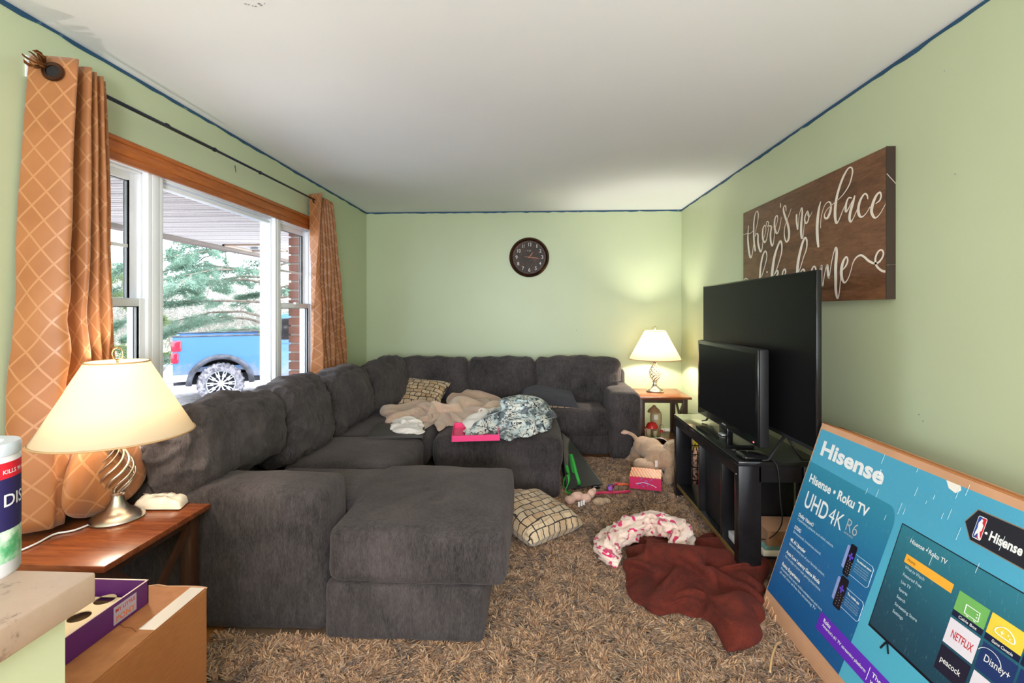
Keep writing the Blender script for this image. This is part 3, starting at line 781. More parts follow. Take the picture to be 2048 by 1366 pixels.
# ------------------------------------------------------------------ pines
M['bark'] = plain('pine_bark', srgb(112, 98, 88), .95, var=.3, bump=.5, bscale=30)
def needle_mat(name, a, b):
    t = NT(name); co = t.coord(); n = t.noise(co, .9, 4, .6)
    c = t.ramp(n, [(0.35, a), (0.65, b)]); t.set(Base_Color=c, Roughness=.7)
    tl = t.n('BsdfTranslucent'); t.l(c, tl.inputs[0]); ms = t.n('MixShader'); ms.inputs[0].default_value = .45
    t.l(t.b.outputs[0], ms.inputs[1]); t.l(tl.outputs[0], ms.inputs[2]); t.l(ms.outputs[0], t.out.inputs[0]); return t.m
NEED = [needle_mat('blue_green_needles', srgb(80, 108, 90), srgb(128, 152, 134)), needle_mat('yellow_green_needles', srgb(84, 104, 62), srgb(126, 140, 94))]
def pine(x, y, h, r0, nb, seed, lab, mat, low=1.0):
    rnd = random.Random(seed)
    T = thing('pine_tree', lab, 'tree', (x, y, GZ + .0), group='pine trees beyond the driveway')
    tr = MB(); tr.tube([(x + .1 * math.sin(k), y, GZ + h * k / 8) for k in range(9)], [.22 * (1 - k / 8.6) for k in range(9)], 10); 
    br = MB(); tips = []
    for k in range(nb):
        hz = low + (h - low) * (k / nb) ** .9; ln = r0 * (1 - (hz / h) * .75) * rnd.uniform(.8, 1.15); a = rnd.uniform(0, 2 * PI)
        pts = []
        for i in range(6):
            s = i / 5; aa = a + .25 * math.sin(s * 3 + k)
            pts.append(Vector((x + math.cos(aa) * ln * s, y + math.sin(aa) * ln * s, GZ + hz + ln * (.22 * s - .38 * s * s) + .08 * math.sin(s * 7 + k))))
        br.tube(pts, [.05 * (1 - s / 5.6) for s in range(6)], 5, False)
        for q in range(16):
            s = rnd.uniform(.22, 1.0); i = min(4, int(s * 5)); p = pts[i].lerp(pts[i + 1], s * 5 - i)
            d = (pts[i + 1] - pts[i]).normalized(); sd = Vector((-d.y, d.x, 0)) * rnd.choice((-1, 1)); L2 = ln * .32 * (1.15 - s) + .25
            e = p + (d * .6 + sd * .8) * L2 + Vector((0, 0, -.12 * L2 + rnd.uniform(-.1, .15)))
            br.tube([p, p.lerp(e, .5) + Vector((0, 0, .04)), e], [.012, .008, .004], 4, False)
            for w_ in range(7): tips.append((p.lerp(e, .2 + .135 * w_), (e - p).normalized()))
    tr.build('trunk', M['bark'], T, smooth=True); br.build('branches', M['bark'], T, smooth=True)
    R2 = np.random.default_rng(seed); vs = []; fs = []
    P = np.array([tuple(a) for a, _ in tips]); D = np.array([tuple(b) for _, b in tips]); nn = 30
    P = np.repeat(P, nn, 0) + R2.normal(0, .05, (len(P) * nn, 3)); D = np.repeat(D, nn, 0)
    dv = D * .7 + R2.normal(0, .75, D.shape); dv /= np.linalg.norm(dv, axis=1)[:, None]; L_ = R2.uniform(.10, .20, len(P))[:, None]
    sd = np.cross(dv, R2.normal(0, 1, dv.shape)); sd /= np.linalg.norm(sd, axis=1)[:, None]; sd *= .010
    V = np.stack([P - sd, P + sd, P + dv * L_], 1).reshape(-1, 3)
    me = bpy.data.meshes.new('needles'); n3 = len(V)
    me.vertices.add(n3); me.vertices.foreach_set('co', V.ravel().astype('f4')); me.loops.add(n3); me.loops.foreach_set('vertex_index', np.arange(n3, dtype='i4'))
    me.polygons.add(n3 // 3); me.polygons.foreach_set('loop_start', np.arange(0, n3, 3, dtype='i4')); me.update(calc_edges=True)
    me.materials.append(mat); o = bpy.data.objects.new('needles', me); link(o, T); o['kind'] = 'stuff'
pine(-9.6, 17.0, 10.5, 5.6, 64, 3, 'tall blue green pine straight behind the truck bed, thin brown boughs', NEED[0], .6)
pine(-15.5, 13.5, 10, 5.6, 60, 5, 'pale yellow green pine left of the one behind the truck', NEED[1], .5)
pine(-5.2, 20.0, 10, 4.6, 46, 8, 'blue green pine behind the truck cab, seen beside the brick pier', NEED[0], .6)
pine(-13.2, 8.6, 9, 4.3, 50, 11, 'yellow green pine with low boughs seen through the left sash', NEED[1], 1.2)
# a hedge of woodland further off
def woods():
    R2 = np.random.default_rng(4); n = 90000
    x = R2.uniform(-46, -8, n); y = R2.uniform(6, 50, n)
    keep = (x ** 2 + (y) ** 2) > 29 ** 2; x, y = x[keep], y[keep]; n = len(x)
    lob = np.array([noise.noise(Vector((a * .22, b * .22, 1))) for a, b in zip(x[:], y[:])])
    z = GZ + R2.uniform(0, 1, n) ** 1.3 * (4.2 + 4 * lob); z = np.maximum(z, GZ)
    P = np.stack([x, y, z], 1); dv = R2.normal(0, 1, P.shape); dv /= np.linalg.norm(dv, axis=1)[:, None]
    sd = np.cross(dv, R2.normal(0, 1, dv.shape)); sd /= np.linalg.norm(sd, axis=1)[:, None]
    V = np.stack([P - sd * .05, P + sd * .05, P + dv * .45], 1).reshape(-1, 3); n3 = len(V)
    me = bpy.data.meshes.new('woodland'); me.vertices.add(n3); me.vertices.foreach_set('co', V.ravel().astype('f4')); me.loops.add(n3); me.loops.foreach_set('vertex_index', np.arange(n3, dtype='i4'))
    me.polygons.add(n3 // 3); me.polygons.foreach_set('loop_start', np.arange(0, n3, 3, dtype='i4')); me.update(calc_edges=True); me.materials.append(needle_mat('distant_brush', srgb(112, 112, 104), srgb(150, 140, 134)))
    o = bpy.data.objects.new('woodland', me); link(o); tag(o, 'pale tangle of bare brush and woodland far beyond the driveway', 'woodland', kind='stuff')
woods()
# ================================================================== SECTIONAL SOFA
SOFA = thing('sectional_sofa', 'large charcoal chenille sectional sofa running along window and back wall', 'sofa', (-1.3, 3.4, 0.0))
S = M['sofa']
softb('base', S, -1.80, -.80, 2.21, 5.12, .035, .25, .03, SOFA, n=(12, 24, 4))
softb('base', S, -.82, .68, 4.44, 5.12, .035, .235, .03, SOFA, n=(20, 10, 4))
softb('chaise_base', S, -.845, -.20, 1.905, 2.74, .03, .258, .022, SOFA, n=(16, 16, 8), fine=.003)
softb('back_frame', S, -1.83, -1.60, 2.0, 5.2, .05, .74, .05, SOFA, n=(6, 30, 10))
softb('back_frame', S, -1.7, .93, 4.99, 5.22, .05, .76, .05, SOFA, n=(30, 6, 10))
softb('arm', S, -1.80, -.862, 1.955, 2.205, .02, .612, .045, SOFA, n=(26, 12, 18), puff=(.004, .008, .012), wr=.004, wf=5, fine=.002)
softb('arm', S, .675, .955, 4.36, 5.14, .02, .615, .055, SOFA, n=(12, 22, 18), puff=(.008, .006, .012), wr=.005, wf=5, fine=.002)
# chaise cushion: L-shaped round the arm
def softjoin(name, parts, voxel=.018, disp=None, parent=None, m=None, it=8):
    mb = MB()
    for kw in parts:
        vs, fs = soft_mesh(kw['size'], kw['r'], n=kw.get('n', (14, 14, 8)), puff=kw.get('puff', (0, 0, 0)))
        R = Euler(kw.get('rot', (0, 0, 0))).to_matrix(); c = Vector(kw['c']); mb.add([c + R @ v for v in vs], fs)
    o = mb.build(name, m or S, parent); return remeshed(o, voxel, it, disp)
def chd(p):
    d = .010 * noise.noise(p * 3.1) + .003 * noise.noise(p * 11)
    if p.z > .38:                                            # dimples pressed into the chaise top
        for (cx, cy, r_, h) in ((-.44, 2.20, .045, .012), (-.50, 2.30, .03, .007), (-.39, 2.15, .05, -.006), (-.55, 2.55, .05, .004)):
            q = ((p.x - cx) ** 2 + (p.y - cy) ** 2) / r_ ** 2; d -= h * math.exp(-q)
        q = abs((p.x + .68) * .8 - (p.y - 2.1) * .6); d -= .004 * math.exp(-(q / .02) ** 2) * math.exp(-((p.x + .6) ** 2 + (p.y - 2.1) ** 2) / .02)
        q = abs(math.sin((p.x * .9 + p.y * .5) * 34)); d += .0022 * (1 - q) * math.exp(-((p.x + .68) ** 2 + (p.y - 2.12) ** 2) / .02)
    if p.y < 1.97: d += .003 * math.sin(p.x * 70 + 2 * math.sin(p.x * 9)) * math.exp(-((p.z - .33) / .07) ** 2)
    return d
softjoin('chaise_cushion', [dict(c=(-.475, 2.315, .365), size=(.72, .83, .220), r=.035, puff=(.010, .010, .02)),
                            dict(c=(-.93, 2.455, .365), size=(1.0, .50, .195), r=.05, puff=(0, .0, .015))], .014, chd, SOFA, it=3)
softb('seat_cushion', S, -1.46, -.775, 2.715, 3.385, .235, .462, .055, SOFA, n=(22, 22, 10), puff=(.012, .0, .016), wr=.006, wf=4, seed=2)
softb('seat_cushion', S, -1.46, -.765, 3.395, 4.46, .235, .452, .055, SOFA, n=(22, 26, 10), puff=(.008, .0, .014), wr=.006, wf=4, seed=3)
softb('seat_cushion', S, -1.46, -.745, 4.46, 5.0, .235, .452, .055, SOFA, n=(22, 18, 10), puff=(0, .0, .014), wr=.006, wf=4, seed=4)
softb('seat_cushion', S, -.74, -.03, 4.37, 5.0, .235, .452, .055, SOFA, n=(22, 20, 10), puff=(.0, .01, .016), wr=.006, wf=4, seed=5)
softb('seat_cushion', S, -.025, .672, 4.37, 5.0, .235, .452, .055, SOFA, n=(22, 20, 10), puff=(.0, .01, .016), wr=.006, wf=4, seed=6)
# back cushions along the window: front face towards the room, slumped
def bcush(y0, y1, ztop, seed, xf=-1.36, zb=.44, lean=.20, sag=.0, t=.24, rz=0.0, wr=.018, toff=0.0):
    H_ = ztop - zb + .02; Wd = y1 - y0
    def fn(p, u, v, w):
        # sagging shoulders, folds hanging from the top edge
        if w > 0:
            p.z -= sag * v * w + .03 * (abs(v) ** 3) * w
            p.z += .010 * math.sin(v * 9 + seed) * w ** 3
        p.x += .012 * math.sin(v * 13 + seed * 2 + w * 2) * max(0, w) ** 1.5 * (1 if u > 0 else .3)
        return p
    vs, fs = soft_mesh((t, Wd, H_), .08, n=(14, 46, 40), puff=(.045, .008, .012), wr=wr, wf=4.5, seed=seed, fine=.003, fn=fn, crease=.55)
    R = Euler((0, -lean, rz)).to_matrix(); c = Vector((xf - t / 2 - (H_ / 2) * math.sin(lean) , (y0 + y1) / 2, zb + H_ / 2))
    return mesh_obj('back_cushion', [c + R @ v for v in vs], fs, S, SOFA, True)
bcush(1.945, 2.70, .89, 1, zb=.55, sag=.015, wr=.022, xf=-1.385)
bcush(2.68, 3.32, .875, 2, sag=-.01, wr=.026)
bcush(3.34, 4.12, .865, 3, sag=-.02, wr=.024)
bcush(4.08, 4.80, .855, 4, sag=-.045, rz=-.22, xf=-1.27, wr=.016)
def ycush(x0, x1, ztop, seed, yf=4.73, zb=.43, lean=.13, t=.24, wr=.012, droop=0):
    H_ = ztop - zb; Wd = x1 - x0
    def fn(p, u, v, w):
        if w > 0: p.z += .006 * math.sin(u * 11 + seed) * w ** 2 - .012 * abs(u) ** 5
        if droop and u > .55 and w < 0: p.z += droop * (u - .55) / .45 * (-w) * 1.4
        return p
    vs, fs = soft_mesh((Wd, t, H_), .06, n=(46, 14, 38), puff=(.008, .045, .01), wr=wr, wf=4.5, seed=seed, fine=.002, fn=fn, crease=.5)
    R = Euler((-lean, 0, 0)).to_matrix(); c = Vector(((x0 + x1) / 2, yf + t / 2 + H_ / 2 * math.sin(lean), zb + H_ / 2))
    return mesh_obj('back_cushion', [c + R @ v for v in vs], fs, S, SOFA, True)
ycush(-1.50, -.668, .872, 11); ycush(-.662, .012, .875, 12); ycush(.02, .845, .882, 13, droop=.16)
for p in ((-1.7, 2.3), (-.3, 1.95), (-.25, 2.65), (.9, 4.45), (-1.7, 5.0)):
    box('foot', M['sofa_dark'], p[0] - .03, p[0] + .03, p[1] - .0, p[1] + .06, -.0, .04, SOFA)
# ottoman
def otd(p):
    d = .006 * noise.noise(p * 4)
    if p.z > .38: d += .008 * noise.noise(p * 2.2)
    return d
OT = softjoin('storage_ottoman', [dict(c=(-.268, 3.88, .335), size=(.94, .92, .235), r=.06, puff=(.012, .01, .012)), dict(c=(-.268, 3.88, .16), size=(.90, .89, .30), r=.03)], .018, otd)
tag(OT, 'square charcoal ottoman in front of the back sofa, holding a heap of blankets', 'ottoman')
ft = MB(); ft.box(-.68, .14, 3.47, 4.28, 0, .03); ft.build('foot', M['sofa_dark'], OT)
# laptop-like dark tray
lp = MB(); a, b_, c_, d_ = at(735, 878, z=.475), at(846, 876, z=.475), at(850, 852, z=.475), at(752, 850, z=.475)
def slab(name, m, P4, t, parent=None):
    vs = [Vector(p) for p in P4] + [Vector(p) + Vector((0, 0, t)) for p in P4]
    return MB().add(vs, [(0, 3, 2, 1), (4, 5, 6, 7), (0, 1, 5, 4), (1, 2, 6, 5), (2, 3, 7, 6), (3, 0, 4, 7)]).build(name, m, parent)
L = thing('laptop', 'closed thin dark laptop lying on the sofa seat near the corner', 'laptop', (a + c_) / 2)
slab('laptop_base', plain('laptop_base_grey', srgb(58, 54, 55), .6), (a, b_, c_, d_), .008, L); slab('laptop_lid', plain('laptop_lid_grey', srgb(66, 62, 62), .6, 0), [p + Vector((0, 0, .009)) for p in (a, b_, c_, d_)], .006, L)
# ================================================================== CURTAINS
def curtain(name, top, bot, z0, z1, label, nz=46, hem=None, mid=None, wob=.0, seed=0):
    T = catmull(top, 10); B = catmull(bot, 10); n = len(T)
    arc = [0]
    for i in range(1, n): arc.append(arc[-1] + float(np.linalg.norm(T[i] - T[i - 1])))
    k2 = 1.5 / max(1e-6, arc[-1]) * (arc[-1])
    vs, fs, uv = [], [], []
    for k in range(nz + 1):
        s = k / nz; z = z1 + (z0 - z1) * s
        e = s ** .8
        for i in range(n):
            p = T[i] * (1 - e) + B[i] * e
            x, y = p[0], p[1]
            nn = noise.noise(Vector((i * .09, s * 5, seed))) * wob * s; x += nn; y += nn * .7
            zz = z
            if mid:
                for (s0, i0, h) in mid:
                    q = math.exp(-((s - s0) / .05) ** 2 - ((i / n - i0) / .16) ** 2); x += h * q; 
            vs.append((x, y, zz)); uv.append((arc[i] * 1.35, z))
    for k in range(nz):
        for i in range(n - 1):
            a = k * n + i; fs.append((a, a + 1, a + n + 1, a + n))
    o = mesh_obj(name, vs, fs, M['curtain'], None, True, uv)
    sd = o.modifiers.new('thick', 'SOLIDIFY'); sd.thickness = .003
    if label: tag(o, label, 'curtain', None)
    return o
topL = [(-1.842, 1.600), (-1.78, 1.615), (-1.715, 1.640), (-1.700, 1.662), (-1.80, 1.690), (-1.838, 1.712), (-1.79, 1.738), (-1.715, 1.745), (-1.715, 1.765), (-1.835, 1.785), (-1.715, 1.812), (-1.835, 1.842), (-1.72, 1.868), (-1.83, 1.895), (-1.75, 1.93), (-1.80, 1.955)]
botL = [(-1.838, 1.500), (-1.765, 1.520), (-1.69, 1.575), (-1.675, 1.62), (-1.70, 1.655), (-1.80, 1.685), (-1.74, 1.725), (-1.68, 1.76), (-1.72, 1.80), (-1.80, 1.82), (-1.69, 1.86), (-1.78, 1.89), (-1.70, 1.93), (-1.79, 1.96), (-1.72, 2.00), (-1.79, 2.03)]
topL = [(x, 1.685 + (y - 1.60) * .62) for x, y in topL]; botL = [(-1.850 + (x + 1.850) * .78, 1.585 + (y - 1.5) * .74) for x, y in botL]
CL = curtain('curtain', topL, botL, .575, 2.285, 'orange lattice-woven curtain panel hanging at the left end of the window by the near lamp', wob=.02, mid=[(.52, .22, .02), (.56, .32, -.03), (.62, .12, .015)], seed=1)
# bunched hem resting on the side table
def pouf():
    vs, fs, uv = [], [], []; n, m_ = 44, 26
    c = Vector((-1.70, 1.82, .685))
    for i in range(m_ + 1):
        ph = PI * i / m_
        for j in range(n):
            a = 2 * PI * j / n
            r = 1 + .16 * math.cos(6 * a + 1.2 + .6 * math.sin(ph * 3)) * math.sin(ph) + .06 * noise.noise(Vector((math.cos(a) * 2, math.sin(a) * 2, i * .2)))
            q = (abs(math.sin(a * 2.5 + .6))) ** .35; r *= .90 + .10 * q
            sq = .95
            x = .095 * max(0, math.sin(ph)) ** sq * math.cos(a) * r; y = .175 * max(0, math.sin(ph)) ** sq * math.sin(a) * r; z = -.125 * math.cos(ph) * (1 if i < m_ / 2 else 1.5)
            vs.append(c + Vector((x, y, max(-.130, z)))); uv.append((j / n * 1.0, i / m_ * .45))
    for i in range(m_):
        for j in range(n): a = i * n + j; b = i * n + (j + 1) % n; fs.append((a, b, b + n, a + n))
    return mesh_obj('bunched_hem', vs, fs, M['curtain'], CL, True, uv)
pouf()
def grommet(c, axis, r, parent):
    g = MB(); R_ = Vector(axis).to_track_quat('Z', 'Y').to_matrix().to_4x4(); R_.translation = Vector(c)
    g.lathe([(r, -.004), (r + .010, -.005), (r + .014, 0), (r + .010, .005), (r, .004), (r, -.004)], n=32, mat=R_, caps=False)
    return g.build('grommet', M['bronze'], parent, auto=50)
grommet((-1.752, 1.680, 2.222), (.35, -1, .0), .021, CL)
dk = MB(); R_ = Vector((.35, -1, 0)).to_track_quat('Z', 'Y').to_matrix().to_4x4(); R_.translation = Vector((-1.752, 1.684, 2.222)); dk.lathe([(0, 0), (.021, 0), (.021, .003), (0, .003)], n=24, mat=R_); dk.build('grommet_hole', M['sofa_dark'], CL)
topR, botR = [], []
for k in range(15):
    a = k / 14; topR.append((-1.815 + .055 * (1 if k % 2 else -.4), 3.80 + .36 * a)); 
    botR.append((-1.80 + (.075 if k % 2 else -.035), 3.86 + .60 * a ** 1.1))
topR[0] = (-1.70, 3.80)
CR = curtain('curtain', topR, botR, .62, 2.30, 'orange brown curtain panel at the far end of the window near the room corner', wob=.03, seed=4)
grommet((-1.765, 3.845, 2.25), (.2, -1, 0), .022, CR)
ROD = thing('curtain_rod', 'thin dark steel curtain rod with bronze leaf finial above the window', 'curtain rod', (XL, 2.8, 2.245))
MB().tube([(-1.777, 1.67, 2.240), (-1.777, 2.62, 2.247)], .0085, 12).build('rod', M['rod'], ROD, smooth=True)
MB().tube([(-1.777, 2.60, 2.247), (-1.777, 4.18, 2.25)], .0068, 12).build('rod', M['rod'], ROD, smooth=True)
for y in (2.26, 2.61, 3.06): MB().tube([(-1.777, y - .008, 2.247), (-1.777, y + .008, 2.247)], .011, 12).build('joint_ring', M['rod'], ROD, smooth=True)
for y in (1.690, 4.17):
    b_ = MB(); b_.box(XL, XL + .006, y - .012, y + .012, 2.205, 2.285, .002); b_.tube([(XL, y, 2.235), (-1.79, y, 2.232), (-1.777, y, 2.238)], .005, 8); b_.build('bracket', M['vinyl'] if y < 2 else M['rod'], ROD, auto=40)
lf = MB()
o_ = Vector((-1.777, 1.668, 2.240)); 
lf.ball(o_, .014, 12)
for k in range(7):
    a = 2 * PI * k / 7 + .3; d = Vector((math.cos(a) * .45, -1, math.sin(a) * .45 + .25)).normalized(); L_ = random.uniform(.04, .07)
    sp = d.cross(Vector((math.cos(a + 1.2), 0, math.sin(a + 1.2)))).normalized()
    pts = [o_ + d * (L_ * q) + Vector((math.cos(a), 0, math.sin(a))) * .018 * math.sin(q * PI) for q in (0, .25, .5, .75, 1)]
    lf.tube(pts, [.004, .008, .009, .006, .001], 8, flat=.35)
lf.build('leaf_finial', M['bronze_pale'], ROD, smooth=True)

# ================================================================== END TABLES AND LAMPS
def end_table(x0, y0, label, z=.55, w=.50, d=.50, mirror=False):
    T = thing('end_table', label, 'table', (x0 + w / 2, y0 + d / 2, 0), group='matching end tables with crossed side rails')
    g = .03
    MB().box(x0, x0 + w, y0, y0 + d, z - .022, z, .004).build('tabletop', M['table_wood'], T, auto=40)
    for ax in (x0 + g, x0 + w - g - .045):
        for ay in (y0 + g, y0 + d - g - .045):
            MB().box(ax, ax + .045, ay, ay + .045, 0, z - .022, .003).build('leg', M['table_dark'], T, auto=40)
    for ax in (x0 + g + .008, x0 + w - g - .037):
        box('apron', M['table_dark'], ax, ax + .03, y0 + g + .045, y0 + d - g - .045, z - .06, z - .022, T)
        box('side_rail', M['table_dark'], ax, ax + .03, y0 + g + .045, y0 + d - g - .045, .10, .135, T)
        for sg in (0, 1):
            a = Vector((ax + .008, y0 + g + .045, .13 if sg else z - .06)); b_ = Vector((ax + .008, y0 + d - g - .045, z - .06 if sg else .13))
            m = MB(); dd = Vector((0, 0, .022)); e = Vector((.014, 0, 0)); off = Vector((.0145 * sg, 0, 0))
            m.add([a - dd + off, a + dd + off, b_ + dd + off, b_ - dd + off, a - dd + e + off, a + dd + e + off, b_ + dd + e + off, b_ - dd + e + off], [(0, 1, 2, 3), (4, 7, 6, 5), (0, 4, 5, 1), (1, 5, 6, 2), (2, 6, 7, 3), (3, 7, 4, 0)]); m.build('cross_brace', M['table_dark'], T)
    for ay in (y0 + g + .008, y0 + d - g - .037): box('apron', M['table_dark'], x0 + g + .045, x0 + w - g - .045, ay, ay + .03, z - .06, z - .022, T)
    MB().box(x0 + g, x0 + w - g, y0 + g + .01, y0 + d - g - .01, .10, .122, .003).build('shelf', M['table_wood'], T, auto=40)
    return T
end_table(XL + .012, 1.452, 'dark wood end table at the near end of the sofa, under the ring-topped lamp')
end_table(.957, 4.545, 'dark wood end table in the far room corner beside the sofa arm')
def lamp(x, y, z, label, power, ring):
    T = thing('table_lamp', label, 'lamp', (x, y, z), group='twisted cage table lamps with cream shades')
    b_ = MB(); b_.lathe([(0, 0), (.085, 0), (.088, .006), (.084, .014), (.068, .026), (.058, .030), (.040, .040), (.026, .062), (.019, .086), (.018, .092), (.024, .094), (.025, .102), (.020, .106), (0, .106)], (x, y, z), 48); b_.build('base', M['nickel'], T, auto=50)
    c_ = MB()
    for k in range(8):
        pts = []
        for i in range(25):
            s = i / 24; r = .010 + .046 * max(0, math.sin(PI * s ** .8)) ** 1.1; a = 2 * PI * k / 8 + s * PI * 1.15
            pts.append((x + r * math.cos(a), y + r * math.sin(a), z + .104 + .180 * s))
        c_.tube(pts, [.0052] * 25, 8, flat=.5)
    c_.build('twisted_cage', M['nickel'], T, smooth=True)
    n_ = MB(); n_.lathe([(0, .276), (.016, .276), (.020, .290), (.026, .300), (.030, .305), (.012, .312), (.010, .36), (0, .36)], (x, y, z), 24); n_.build('neck', M['nickel'], T, auto=50)
    s_ = MB(); zb, zt = z + .325, z + .605
    s_.lathe([(.250, zb - z), (.247, zb - z + .004), (.100, zt - z), (.0985, zt - z), (.2450, zb - z + .003), (.2485, zb - z)], (x, y, z), 72, caps=False)
    sh = s_.build('lamp_shade', M['shade'], T, auto=60)
    for rr, zz in ((.2505, zb), (.1005, zt)): MB().tube([(x + rr * math.cos(a * PI / 36), y + rr * math.sin(a * PI / 36), zz) for a in range(73)], .0035, 6, False).build('shade_trim', plain('shade_piping', srgb(196, 160, 116), .6), sh, smooth=True)
    hp = MB()
    for sg in (-1, 1): hp.tube([(x + sg * .01, y, z + .35), (x + sg * .05, y, z + .42), (x + sg * .045, y, z + .52), (x, y, z + .585)], .002, 6)
    for k in range(3):
        a = 2 * PI * k / 3; hp.tube([(x, y, z + .59), (x + .099 * math.cos(a), y + .099 * math.sin(a), zt - .004)], .0018, 6)
    hp.build('harp', M['brass'], T, smooth=True)
    f_ = MB(); f_.tube([(x, y, z + .585), (x, y, z + .612)], .004, 8)
    if ring: 
        ca = Vector((.9, -.1, 0)).normalized(); f_.tube([(x + ca.x * .024 * math.cos(a * PI / 16), y + ca.y * .024 * math.cos(a * PI / 16), z + .636 + .024 * math.sin(a * PI / 16)) for a in range(33)], .0028, 8, False)
    else: f_.lathe([(0, .61), (.008, .615), (.005, .625), (.011, .637), (.007, .648), (0, .655)], (x, y, z), 16)
    f_.build('finial', M['brass'], T, smooth=True)
    bb = MB(); bb.ball((x, y, z + .43), (.028, .028, .036), 16)
    t = NT('lit_bulb'); t.set(Base_Color=(1, 1, 1, 1), Emission_Color=(1, .78, .5, 1), Emission_Strength=12.0)
    bb.build('bulb', t.m, T, smooth=True)
    l = bpy.data.lights.new('bulb_light', 'POINT'); l.energy = power; l.color = (1, .90, .76); l.shadow_soft_size = .035
    lo = bpy.data.objects.new('bulb_light', l); COL.objects.link(lo); lo.location = (x, y, z + .475); lo.parent = T
    return T
lamp(-1.605, 1.79, .55, 'lit table lamp with cream shade and ring finial by the near end of the sofa', 15, True)
lamp(1.195, 4.86, .55, 'lit table lamp with cream shade in the far room corner beside the sofa arm', 52, False)
cd = MB(); cd.tube([tuple(v) for v in catmull([tuple(at(200, 1040, z=.556)), tuple(at(150, 1060, z=.555)), tuple(at(110, 1068, z=.555)), tuple(at(75, 1086, z=.555)), tuple(at(38, 1102, z=.555)), tuple(at(0, 1112, z=.555)), (-1.84, 1.47, .54)], 6)], .0035, 8)
tag(cd.build('lamp_cord', M['vinyl'], smooth=True), 'white lamp cord trailing across the near end table', 'cord')
# packet of wipes
def packet():
    P = [at(256, 1014, z=.553), at(300, 1030, z=.553), at(368, 1020, z=.553), at(388, 994, z=.553), at(300, 996, z=.553)]
    a, b_, c_, d_ = at(262, 1020, z=.553), at(360, 1020, z=.553), at(386, 996, z=.553), at(285, 998, z=.553)
    vs, fs = [], []; n, m_ = 26, 14
    for side in (1, -1):
        for i in range(n + 1):
            for j in range(m_ + 1):
                u, v = i / n, j / m_; p = a.lerp(b_, u).lerp(d_.lerp(c_, u), v)
                e = (max(0, 1 - abs(2 * u - 1) ** 5) * max(0, 1 - abs(2 * v - 1) ** 3)) ** .6
                z =   .002 + (.036 * e * (1 + .3 * noise.noise(Vector((u * 7, v * 5, 0)))) + .003 * noise.noise(Vector((u * 20, v * 12, 3))) * e if side > 0 else 0)
                vs.append(p + Vector((0, 0, z)))
    k = (n + 1) * (m_ + 1)
    for s_ in (0, 1):
        for i in range(n):
            for j in range(m_):
                q = s_ * k + i * (m_ + 1) + j; f = (q, q + m_ + 1, q + m_ + 2, q + 1); fs.append(f if s_ == 0 else f[::-1])
    o = mesh_obj('wipes_packet', vs, fs, plain('glossy_white_film', srgb(236, 224, 208), .3, var=.03), None, True)
    tag(o, 'crumpled white plastic packet beside the near lamp on the end table', 'packet')
    pr = MB(); 
    for (u, v, w_) in ((.1, .55, .12), (.33, .35, .3), (.45, .62, .25), (.62, .3, .2), (.8, .7, .1)):
        p = a.lerp(b_, u).lerp(d_.lerp(c_, u), v); d = (b_ - a).normalized(); q = Vector((-d.y, d.x, 0))
        pr.add([p + Vector((0, 0, .0405)), p + d * w_ * .18 + Vector((0, 0, .0405)), p + d * w_ * .18 + q * .005 + Vector((0, 0, .0405)), p + q * .005 + Vector((0, 0, .0405))], [(0, 1, 2, 3)])
    pr.build('printed_label', flat('faint_tan_print', (176, 160, 150)), o)
packet()

# ================================================================== NEAR LEFT CORNER
KW = struct(box('wall_half', M['wall'], -1.0, -.70, -.5, .69, 0, .905))
cap = MB(); cap.box(-1.05, -.672, -.5, .712, .905, .95, .004); cap = cap.build('wall_cap', M['chip_white'], auto=40); struct(cap)
# canister of wipes
cx, cy, cz = -.842, .690, .95
CAN = thing('wipes_canister', 'white canister of disinfecting wipes with red and navy label on the half wall', 'canister', (cx, cy, cz))
MB().lathe([(0, 0), (.047, 0), (.049, .004), (.049, .178), (.047, .182), (0, .182)], (cx, cy, cz), 64).build('body', flat('canister_white', (214, 214, 220), .35), CAN, auto=50)
MB().lathe([(0, .182), (.0495, .182), (.0500, .185), (.0500, .196), (.048, .200), (.030, .200), (.028, .196), (0, .196)], (cx, cy, cz), 64).build('lid', flat('canister_lid', (190, 200, 212), .3), CAN, auto=50)
def bandc(name, z0, z1, m, r=.0494):
    return MB().lathe([(r, z0), (r, z1), (r - .0008, z1), (r - .0008, z0), (r, z0)], (cx, cy, cz), 64, caps=False).build(name, m, CAN, auto=50)
bandc('red_label_band', .148, .172, flat('label_red', (206, 30, 48)))
bandc('navy_label_band', .070, .148, flat('label_navy', (38, 32, 84)))
t = NT('green_label'); t.set(Base_Color=t.ramp(t.noise(t.coord(), 26, 4, .6), [(.35, srgb(40, 130, 84)), (.5, srgb(96, 170, 120)), (.68, srgb(214, 228, 214))]), Roughness=.4)
bandc('green_label_band', .022, .070, t.m)
def wraptext(body, z, size, ang0, m):
    o = text_mesh('lettering', body, m, (0, 0, 0), (1, 0, 0), (0, 1, 0), size, bold=.012, parent=CAN)
    for v in o.data.vertices:
        a = ang0 + v.co.x / .0500; v.co = Vector((cx + .0500 * math.cos(a), cy + .0500 * math.sin(a), cz + z + v.co.y))
    return o
wt = flat('label_white', (225, 225, 235), .4)
wraptext('DISINFECTING', .106, .026, -.10, wt); wraptext('KILLS 99.9%', .155, .009, -.10, wt)
